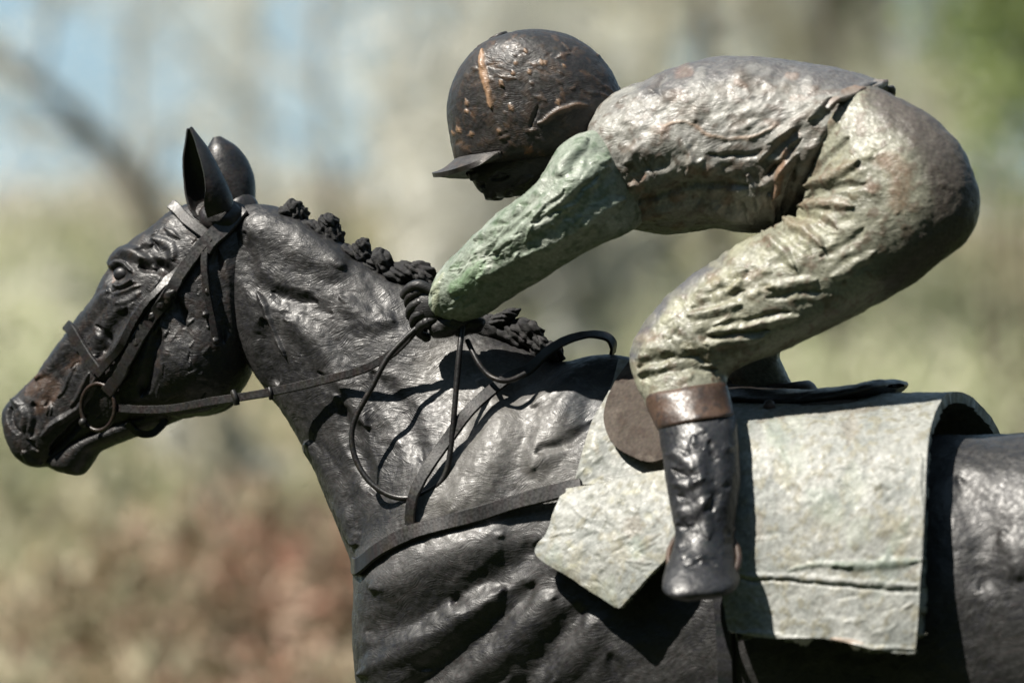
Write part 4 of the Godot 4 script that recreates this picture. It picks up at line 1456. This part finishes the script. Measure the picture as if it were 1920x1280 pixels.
func bare_tree(where: Vector3, path: Array, rad: float, limbs: int, len: float, label: String, group: String, sd: int, col: Color, tcol: Color, thick := 0.006, buds := []) -> Node3D:
	var r := RandomNumberGenerator.new()
	r.seed = sd
	var root := Node3D.new()
	root.name = "bare_tree"
	root.position = where
	add_child(root, true)
	root.set_meta("label", label)
	root.set_meta("category", "tree")
	if group:
		root.set_meta("group", group)
	var tr := Acc.new()
	var cr := Acc.new()
	var n := path.size()
	var prev: Vector3 = path[0]
	for i in range(1, n * 6 - 5):
		var f := i / 6.0
		var k := mini(int(f), n - 2)
		var p: Vector3 = path[k].cubic_interpolate(path[k + 1], path[maxi(k - 1, 0)], path[mini(k + 2, n - 1)], f - k)
		var t0 := (i - 1.0) / (n * 6 - 6)
		var t1 := float(i) / (n * 6 - 6)
		twig(tr, prev, p, rad * (1.15 - 0.8 * t0), rad * (1.15 - 0.8 * t1), col * r.randf_range(0.9, 1.1), 10)
		if t1 > 0.3:
			for q in limbs:
				if r.randf() < limb_share:
					var ax := (p - prev).normalized()
					var sdv := ax.cross(Vector3(r.randfn(), r.randfn(), r.randfn())).normalized()
					limb(tr, cr, p, (ax * 0.5 + sdv).normalized(), len * r.randf_range(0.6, 1.1), rad * (1.1 - 0.8 * t1) * 0.6, 1, r, col, tcol, thick)
		prev = p
	limb(tr, cr, prev, (prev - path[n - 2]).normalized(), len, rad * 0.35, 1, r, col, tcol, thick)
	if buds.size():
		var tips := cr.v.size()
		for i in int(buds[0]):
			var p := cr.v[r.randi() % tips] + Vector3(r.randfn(), r.randfn(), r.randfn()) * 0.05
			var at := cr.v.size()
			var u := Vector3(r.randfn(), r.randfn(), r.randfn()).normalized() * float(buds[1])
			var w := u.cross(Vector3(r.randfn(), r.randfn(), r.randfn())).normalized() * float(buds[1]) * 0.6
			var nn := u.cross(w).normalized()
			var bc: Color = buds[2]
			for q in [-u, w, u, -w]:
				cr.v.append(p + q)
				cr.n.append(nn if nn.y > 0 else -nn)
				cr.uv.append(Vector2())
				cr.c.append(bc * r.randf_range(0.7, 1.3))
			cr.idx.append_array([at, at + 1, at + 2, at, at + 2, at + 3])
	put("trunk", tr.mesh(true), M.bark, root)
	put("crown", cr.mesh(true), M.leaf, root)
	return root

func copy_of(o: Node3D, where: Vector3, turn: float, k: float, label: String) -> Node3D:
	var c: Node3D = o.duplicate()
	add_child(c, true)
	c.name = numbered(o.name)
	c.position = where
	c.rotation.y = turn
	c.scale = Vector3.ONE * k
	c.set_meta("label", label)
	return c

var top_order := 4
var limb_share := 0.55
var used := {}
func numbered(called: String) -> String:
	var base := called.trim_suffix("_" + called.get_slice("_", called.get_slice_count("_") - 1)) if called.right(3).is_valid_int() else called
	used[base] = used.get(base, 0) + 1
	return "%s_%03d" % [base, used[base]]

func shrub(called: String, where: Vector3, turn: float, k: float, foliage: ArrayMesh, stem: ArrayMesh, label: String, cat: String, group: String) -> void:
	var root := Node3D.new()
	var n: int = used.get(called, 0)
	root.name = called if n == 0 else "%s_%03d" % [called, n]
	used[called] = n + 1
	add_child(root)
	root.position = where
	root.rotation.y = turn
	root.scale = Vector3(k, k, k)
	root.set_meta("label", label)
	root.set_meta("category", cat)
	root.set_meta("group", group)
	put("foliage", foliage, M.leaf, root)
	put("stem", stem, M.bark, root)

func stems(count: int, h: float, spread: float, rad: float, col: Color, sd: int) -> ArrayMesh:
	var r := RandomNumberGenerator.new()
	r.seed = sd
	var acc := Acc.new()
	for i in count:
		var p := Vector3(r.randfn() * spread * 0.25, -0.15, r.randfn() * spread * 0.25)
		var q := Vector3(r.randfn() * spread, h * r.randf_range(0.5, 1.0), r.randfn() * spread)
		twig(acc, p, q, rad, rad * 0.4, col * r.randf_range(0.8, 1.2), 5)
	return acc.mesh(true)

func lifted(m: ArrayMesh, by: float) -> ArrayMesh:   # a crown carried on a clear stem
	var a := m.surface_get_arrays(0)
	var v: PackedVector3Array = a[Mesh.ARRAY_VERTEX]
	for i in v.size():
		v[i].y += by
	a[Mesh.ARRAY_VERTEX] = v
	var out := ArrayMesh.new()
	out.add_surface_from_arrays(Mesh.PRIMITIVE_TRIANGLES, a)
	return out

func build_background() -> void:
	M.leaf = leaf_material(Color(), Color())
	M.bark = bronze(0.9, 0.3, noise_tex(256, 0.04, 4, 201, Color(0, 0, 0), Color(1, 1, 1)), 0.4, 2.0, noise_tex(256, 0.05, 4, 203, Color(0.6, 0.6, 0.6), Color(1, 1, 1)))
	# ground
	var g := Acc.new()
	var cols_n := 90
	var zs := PackedFloat32Array()
	var z := 60.0
	while z > -420.0:
		zs.append(z)
		z -= 1.0 if z > -110.0 else 12.0
	var na := noise(0.05, 3, 301)
	var nb := noise(0.23, 3, 302)
	for zz in zs:
		for i in cols_n + 1:
			var f := (float(i) / cols_n - 0.5) * 2.0
			var x := f * (16.0 + 60.0 * absf(f) * absf(f) + 120.0 * pow(absf(f), 4.0))
			g.v.append(Vector3(x, ground_y(x, zz), zz))
			g.n.append(Vector3.UP)
			g.uv.append(Vector2(x, zz) * 0.2)
			var a := na.get_noise_2d(x, zz)
			var b := nb.get_noise_2d(x, zz)
			var c := Color(0.281, 0.295, 0.185).lerp(Color(0.374, 0.364, 0.270), smoothstep(-0.2, 0.3, a)).lerp(Color(0.196, 0.239, 0.129), smoothstep(0.0, 0.4, b) * 0.8)
			g.c.append(c)
	g.n = grid_normals(g.v, 0, zs.size(), cols_n + 1, false, 1.0, g.n)
	if g.n[200].y < 0.0:
		g.n = grid_normals(g.v, 0, zs.size(), cols_n + 1, false, -1.0, g.n)
	for j in zs.size() - 1:
		for i in cols_n:
			var a := j * (cols_n + 1) + i
			g.idx.append_array([a, a + 1, a + cols_n + 1, a + 1, a + cols_n + 2, a + cols_n + 1])
	var gm := bronze(0.95, 0.2, noise_tex(512, 0.06, 5, 311, Color(0, 0, 0), Color(1, 1, 1)), 3.0, 1.0, noise_tex(512, 0.08, 5, 312, Color(0.55, 0.55, 0.5), Color(1, 1, 1)))
	put("ground", g.mesh(true), gm, self).set_meta("kind", "structure")
	# dark mown lawn added round the plinth to cut bounced light; ragged far edge
	var lw := Acc.new()
	for j in 61:
		for i in 61:
			var x := lerpf(-45.0, 45.0, i / 60.0)
			var far := -9.0 - 3.0 * na.get_noise_2d(x * 3.0, 7.0)
			var zz := lerpf(58.0, far, j / 60.0)
			lw.v.append(Vector3(x, ground_y(x, zz) + 0.02, zz))
			lw.n.append(Vector3.UP)
			lw.uv.append(Vector2(x, zz))
			lw.c.append(Color(0.05, 0.075, 0.025).lerp(Color(0.075, 0.085, 0.035), smoothstep(-0.2, 0.3, nb.get_noise_2d(x, zz))))
	for j in 60:
		for i in 60:
			var a := j * 61 + i
			lw.idx.append_array([a, a + 1, a + 61, a + 1, a + 62, a + 61])
	put("lawn", lw.mesh(true), gm, self).set_meta("kind", "structure")
	# plinth
	var pl := Node3D.new()
	pl.name = "plinth"
	pl.position = Vector3(0, 0, 0)
	pl.rotation.y = -deg_to_rad(22.0)
	add_child(pl)
	pl.set_meta("label", "low grey stone plinth under the bronze horse")
	pl.set_meta("category", "plinth")
	var stone := StandardMaterial3D.new()
	stone.albedo_texture = noise_tex(512, 0.03, 5, 321, Color(0.30, 0.295, 0.28), Color(0.46, 0.45, 0.42))
	stone.uv1_triplanar = true
	stone.roughness = 0.85
	for q in [["plinth_block", Vector3(2.6, 0.24, 1.1), 0.12 - 0.02], ["plinth_cap", Vector3(2.7, 0.08, 1.2), 0.26]]:
		var bm := BoxMesh.new()
		bm.size = q[1]
		put(q[0], bm, stone, pl).position = Vector3(0.62, q[2], 0)
	# tufts of dead grass on the bank
	var tuft := leaves(26, Vector3(0.12, 0.30, 0.12), 0.14, [Color(0.415, 0.395, 0.275), Color(0.293, 0.319, 0.183), Color(0.380, 0.319, 0.229)], 77, 5, 2.0)
	var mm := MultiMesh.new()
	mm.transform_format = MultiMesh.TRANSFORM_3D
	mm.mesh = tuft
	mm.instance_count = 9000
	for i in 9000:
		var b := 24.0 + 100.0 * pow(rng.randf(), 1.3)
		var w := spot(rng.randf_range(-1700, 3600), b)
		mm.set_instance_transform(i, Transform3D(Basis(Vector3.UP, rng.randf() * TAU).scaled(Vector3.ONE * rng.randf_range(0.6, 1.5)), w))
	var gr := MultiMeshInstance3D.new()
	gr.name = "dead_grass"
	gr.multimesh = mm
	gr.material_override = M.leaf
	add_child(gr)
	gr.set_meta("kind", "stuff")
	gr.set_meta("label", "pale dead grass growing over the bank")
	gr.set_meta("category", "grass")
	# bracken: rusty dead clumps low on the left
	var rust := []
	for i in 3:
		rust.append(leaves(1500, Vector3(0.55, 0.85, 0.5), 0.06, [Color(0.193, 0.132, 0.083), Color(0.251, 0.174, 0.118), Color(0.145, 0.127, 0.077), Color(0.212, 0.197, 0.118)] if i < 2 else [Color(0.231, 0.115, 0.077), Color(0.261, 0.185, 0.130), Color(0.154, 0.115, 0.071)], 400 + i, 16, 0.6))
	var rust_stem := stems(14, 0.8, 0.35, 0.008, Color(0.13, 0.085, 0.05), 410)
	for q in [[190, 27, 0.9, 0], [250, 25, 0.75, 1], [330, 27, 1.05, 0], [400, 29, 1.05, 2], [450, 26, 0.95, 1], [500, 28, 1.15, 0], [560, 27, 1.2, 2], [610, 29, 1.1, 0], [660, 26, 1.1, 2], [720, 28, 1.1, 1], [830, 27, 1.0, 0], [960, 28, 1.1, 1], [1100, 26, 0.9, 0], [-150, 27, 1.0, 1], [-420, 28, 1.1, 0], [100, 24, 0.6, 1], [300, 23, 0.55, 0], [480, 23, 0.7, 2]]:
		shrub("bracken_clump", spot(q[0], q[1]), q[0] * 1.7, q[2], rust[q[3]], rust_stem, "rusty dead bracken clump at the foot of the bank" if q[3] < 2 else "reddest dead bracken clump at the foot of the bank", "bracken", "dead bracken below the bank")
	# olive bushes on the bank
	var olive := []
	for i in 3:
		olive.append(leaves(1700, Vector3(1.1, 1.5, 1.0), 0.075, [Color(0.382, 0.398, 0.245), Color(0.479, 0.475, 0.327), Color(0.312, 0.359, 0.197), Color(0.551, 0.514, 0.409)], 500 + i, 22))
	var olive_stem := stems(16, 1.5, 0.7, 0.015, Color(0.16, 0.13, 0.09), 510)
	for q in [[20, 46, 0.9, 0], [130, 52, 1.0, 1], [700, 60, 0.9, 2], [1150, 55, 1.0, 0], [1300, 62, 1.2, 1], [1480, 55, 0.9, 2], [1600, 66, 1.3, 0], [1750, 60, 1.2, 1], [1880, 54, 1.1, 2], [1000, 66, 1.1, 1], [1420, 72, 1.5, 0], [1560, 50, 0.8, 1], [1800, 46, 0.8, 0], [930, 58, 0.9, 2], [-80, 58, 1.2, 2], [60, 70, 1.2, 0], [240, 66, 1.0, 1], [-300, 50, 1.1, 1], [-520, 62, 1.3, 0], [-800, 52, 1.0, 2], [-1100, 60, 1.2, 1], [2050, 60, 1.2, 2], [2250, 52, 1.0, 0], [2480, 64, 1.3, 1], [2750, 55, 1.1, 2], [3050, 62, 1.2, 0]]:
		shrub("olive_bush", spot(q[0], q[1]), q[0] * 0.9, q[2], olive[q[3]], olive_stem, "loose olive green bush in new leaf on the grassy bank", "bush", "bushes on the bank")
	# the dull hedge along the top of the bank
	var hedge := leaves(1500, Vector3(1.8, 1.5, 0.9), 0.10, [Color(0.424, 0.385, 0.370), Color(0.539, 0.463, 0.388), Color(0.385, 0.404, 0.295)], 601, 24)
	for i in 30:
		shrub("hedge_bush", spot(-900 + i * 105 + rng.randf_range(-20, 20), 112 + rng.randf_range(-5, 5)), rng.randf() * TAU, rng.randf_range(0.8, 1.15), hedge, olive_stem, "dull purplish bare bush in the hedge along the top of the bank", "bush", "hedge along the top of the bank")
	# evergreens at the right
	var green := leaves(2600, Vector3(0.8, 4.6, 0.8), 0.08, [Color(0.128, 0.169, 0.042), Color(0.180, 0.222, 0.060), Color(0.090, 0.129, 0.038)], 701, 34)
	var green_stem := stems(6, 3.8, 0.3, 0.04, Color(0.12, 0.09, 0.06), 702)
	green = lifted(green, 2.7)
	shrub("evergreen_tree", spot(1872, 50), 0.3, 1.05, green, green_stem, "bright green evergreen tree with a slim upright crown", "tree", "evergreens on the bank")
	shrub("evergreen_tree", spot(1965, 52), 1.3, 0.95, green, green_stem, "bright green evergreen tree half hidden behind the slimmer one", "tree", "evergreens on the bank")
	# trees
	var bark_dark := Color(0.105, 0.095, 0.07)
	var bark_pale := Color(0.52, 0.48, 0.36)
	var tan := Color(0.60, 0.59, 0.53)
	var b0 := 42.0
	var at0 := spot(405, b0)
	var R := func(px: float, py: float, dz := 0.0) -> Vector3:
		return Vector3((px - 960.0) / 10000.0 * b0, BASE + VC + (640.0 - py) / 10000.0 * b0, 10.0 - b0 + dz) - at0
	top_order = 3
	limb_share = 0.3
	bare_tree(at0, [Vector3(0, -0.3, 0), R.call(402, 800), R.call(380, 620), R.call(318, 470), R.call(245, 330), R.call(130, 205), R.call(0, 105), R.call(-140, 10)], 0.13, 1, 1.1, "bare tree with a long dark trunk leaning far out over the bank", "", 801, bark_dark, tan, 0.005, [400, 0.02, Color(0.55, 0.50, 0.36)])
	limb_share = 0.45
	for q in [[610, 56, 0.09, 7.5, 812], [740, 62, 0.10, 8.0, 815], [850, 64, 0.12, 8.0, 813], [480, 70, 0.10, 8.0, 814], [250, 64, 0.08, 8.0, 816]]:
		bare_tree(spot(q[0], q[1]), [Vector3(0, -0.3, 0), Vector3(0.1, 2.0, 0), Vector3(-0.05, 4.0, 0.1), Vector3(0.1, q[3] * 0.8, 0)], q[2], 1, 2.0, "bare grey tree with a haze of fine twigs standing beyond the leaning one", "bare trees on the bank", q[4], Color(0.36, 0.33, 0.27), tan, 0.0055, [1500, 0.02, Color(0.62, 0.58, 0.42)])
	top_order = 4
	for q in [[1000, 62, 0.15, 9.0, 821, 0], [1120, 70, 0.13, 9.0, 822, 1], [1240, 66, 0.13, 9.0, 823, 0], [1335, 58, 0.15, 9.0, 824, 2], [1450, 74, 0.13, 9.0, 825, 1], [1560, 56, 0.14, 8.0, 826, 2], [1670, 70, 0.14, 9.0, 827, 0], [1760, 76, 0.14, 9.0, 828, 1]]:
		var dark: bool = q[5] == 2
		bare_tree(spot(q[0], q[1]), [Vector3(0, -0.3, 0), Vector3(0.08, 2.5, 0), Vector3(-0.1, 5.0, 0.1), Vector3(0.15, q[3] * 0.8, 0)], q[2], 1 if q[5] != 2 else 2, 2.3, "tree with a dark trunk and olive buds in the thick of the wood" if dark else "tall budding tree with a tan trunk in the wood on the bank", "budding trees of the wood", q[4], bark_dark if dark else Color(0.25, 0.21, 0.15), Color(0.60, 0.58, 0.48), 0.007, [4000, 0.03, Color(0.52, 0.52, 0.32) if q[5] != 1 else Color(0.56, 0.52, 0.42)])
	var wood := []
	for o in get_children():
		if String(o.name).begins_with("bare_tree") and o.has_meta("group") and o.get_meta("group") == "budding trees of the wood":
			wood.append(o)
	var k_at := 0
	for q in [[-250, 66], [-480, 74], [-760, 62], [-1050, 70], [-1400, 66], [2060, 72], [2300, 64], [2560, 74], [2850, 66], [3200, 70]]:
		var src: Node3D = wood[k_at % wood.size()]
		var cp: Node3D = src.duplicate()
		cp.name = "bare_tree_%03d" % (100 + k_at)
		add_child(cp)
		cp.position = spot(q[0], q[1])
		cp.rotation.y = k_at * 1.3
		k_at += 1
	var b1 := 40.0
	var at1 := spot(1190, b1)
	var R1 := func(px: float, py: float) -> Vector3:
		return Vector3((px - 960.0) / 10000.0 * b1, BASE + VC + (640.0 - py) / 10000.0 * b1, 10.0 - b1) - at1
	bare_tree(at1, [Vector3(0, -0.3, 0), R1.call(1180, 780), R1.call(1120, 640), R1.call(1070, 520), R1.call(1040, 380), R1.call(1030, 200)], 0.10, 1, 1.2, "young tree with a smooth pale trunk leaning over on the bank", "", 841, bark_pale, tan, 0.008, [1500, 0.02, Color(0.30, 0.28, 0.16)])
	var at2 := spot(403, 40)
	bare_tree(at2, [Vector3(0, -0.3, 0), Vector3(0.03, 0.7, 0), Vector3(-0.03, 1.4, 0.05), Vector3(0.0, 2.0, 0)], 0.13, 1, 0.35, "short stout tree with a pale upright trunk among the bracken", "", 842, bark_pale, tan, 0.008)
	# dark conifers added out of view to cut fill light on the bronze
	var yew := leaves(5200, Vector3(2.3, 9.5, 2.3), 0.34, [Color(0.022, 0.034, 0.014), Color(0.03, 0.045, 0.018), Color(0.018, 0.028, 0.013)], 901, 46)
	var yew_stem := stems(3, 7.5, 0.25, 0.16, Color(0.07, 0.055, 0.04), 902)
	var n_yew := 0
	for a in range(-104, 112, 12):
		var f := deg_to_rad(a + 5.0 * sin(a * 1.7))
		var rad := 15.5 + 1.5 * sin(a * 0.9)
		var x := sin(f) * rad
		var zz := cos(f) * rad + 2.0
		shrub("conifer", Vector3(x, ground_y(x, zz), zz), a * 0.7, 0.95 + 0.12 * sin(a * 2.3), yew, yew_stem, "tall dark evergreen added out of view to dim the near side of the bronze", "tree", "added conifers out of view")
		n_yew += 1

func _ready() -> void:
	rng.seed = 1
	# camera
	var cam := Camera3D.new()
	cam.name = "camera"
	cam.position = Vector3(0, BASE + VC, D)
	cam.near = 0.1
	cam.far = 900.0
	cam.current = true
	var lens := CameraAttributesPhysical.new()
	lens.frustum_focal_length = 12.0 / 0.064
	lens.frustum_focus_distance = 9.98
	lens.exposure_aperture = 12.0 / 0.064 / 100.0
	lens.frustum_near = 0.1
	lens.frustum_far = 900.0
	cam.attributes = lens
	add_child(cam)
	cam.fov = rad_to_deg(2.0 * atan(0.064))
	# sky and sun
	var sky := ProceduralSkyMaterial.new()
	sky.sky_top_color = Color(0.42, 0.51, 0.59)
	sky.sky_horizon_color = Color(0.58, 0.68, 0.72)
	sky.sky_curve = 0.12
	sky.sky_energy_multiplier = 0.85
	sky.ground_horizon_color = Color(0.45, 0.42, 0.33)
	sky.ground_bottom_color = Color(0.30, 0.27, 0.20)
	var env := Environment.new()
	env.background_mode = Environment.BG_SKY
	env.sky = Sky.new()
	env.sky.sky_material = sky
	env.tonemap_mode = Environment.TONE_MAPPER_LINEAR
	env.tonemap_exposure = 2.4
	env.sdfgi_enabled = true
	env.ssao_enabled = true
	env.ssil_enabled = true
	var we := WorldEnvironment.new()
	we.name = "surroundings"
	we.environment = env
	add_child(we)
	var sun := DirectionalLight3D.new()
	sun.name = "sun"
	sun.light_color = Color(1.0, 0.975, 0.935)
	sun.light_energy = 1.6
	sun.light_angular_distance = 0.5
	sun.shadow_enabled = true
	add_child(sun)
	sun.look_at_from_position(Vector3(-0.50, 0.80, 0.22), Vector3.ZERO)
	make_materials()
	build_background()
	# the statue
	statue = Node3D.new()
	statue.name = "equestrian_statue"
	statue.position = Vector3(0, BASE, 0)
	statue.rotation.y = -deg_to_rad(22.0)
	add_child(statue)
	statue.set_meta("label", "dark bronze statue of a jockey riding a racehorse")
	statue.set_meta("category", "statue")
	build_horse()
	build_bridle()
	build_tack()
	build_jockey()
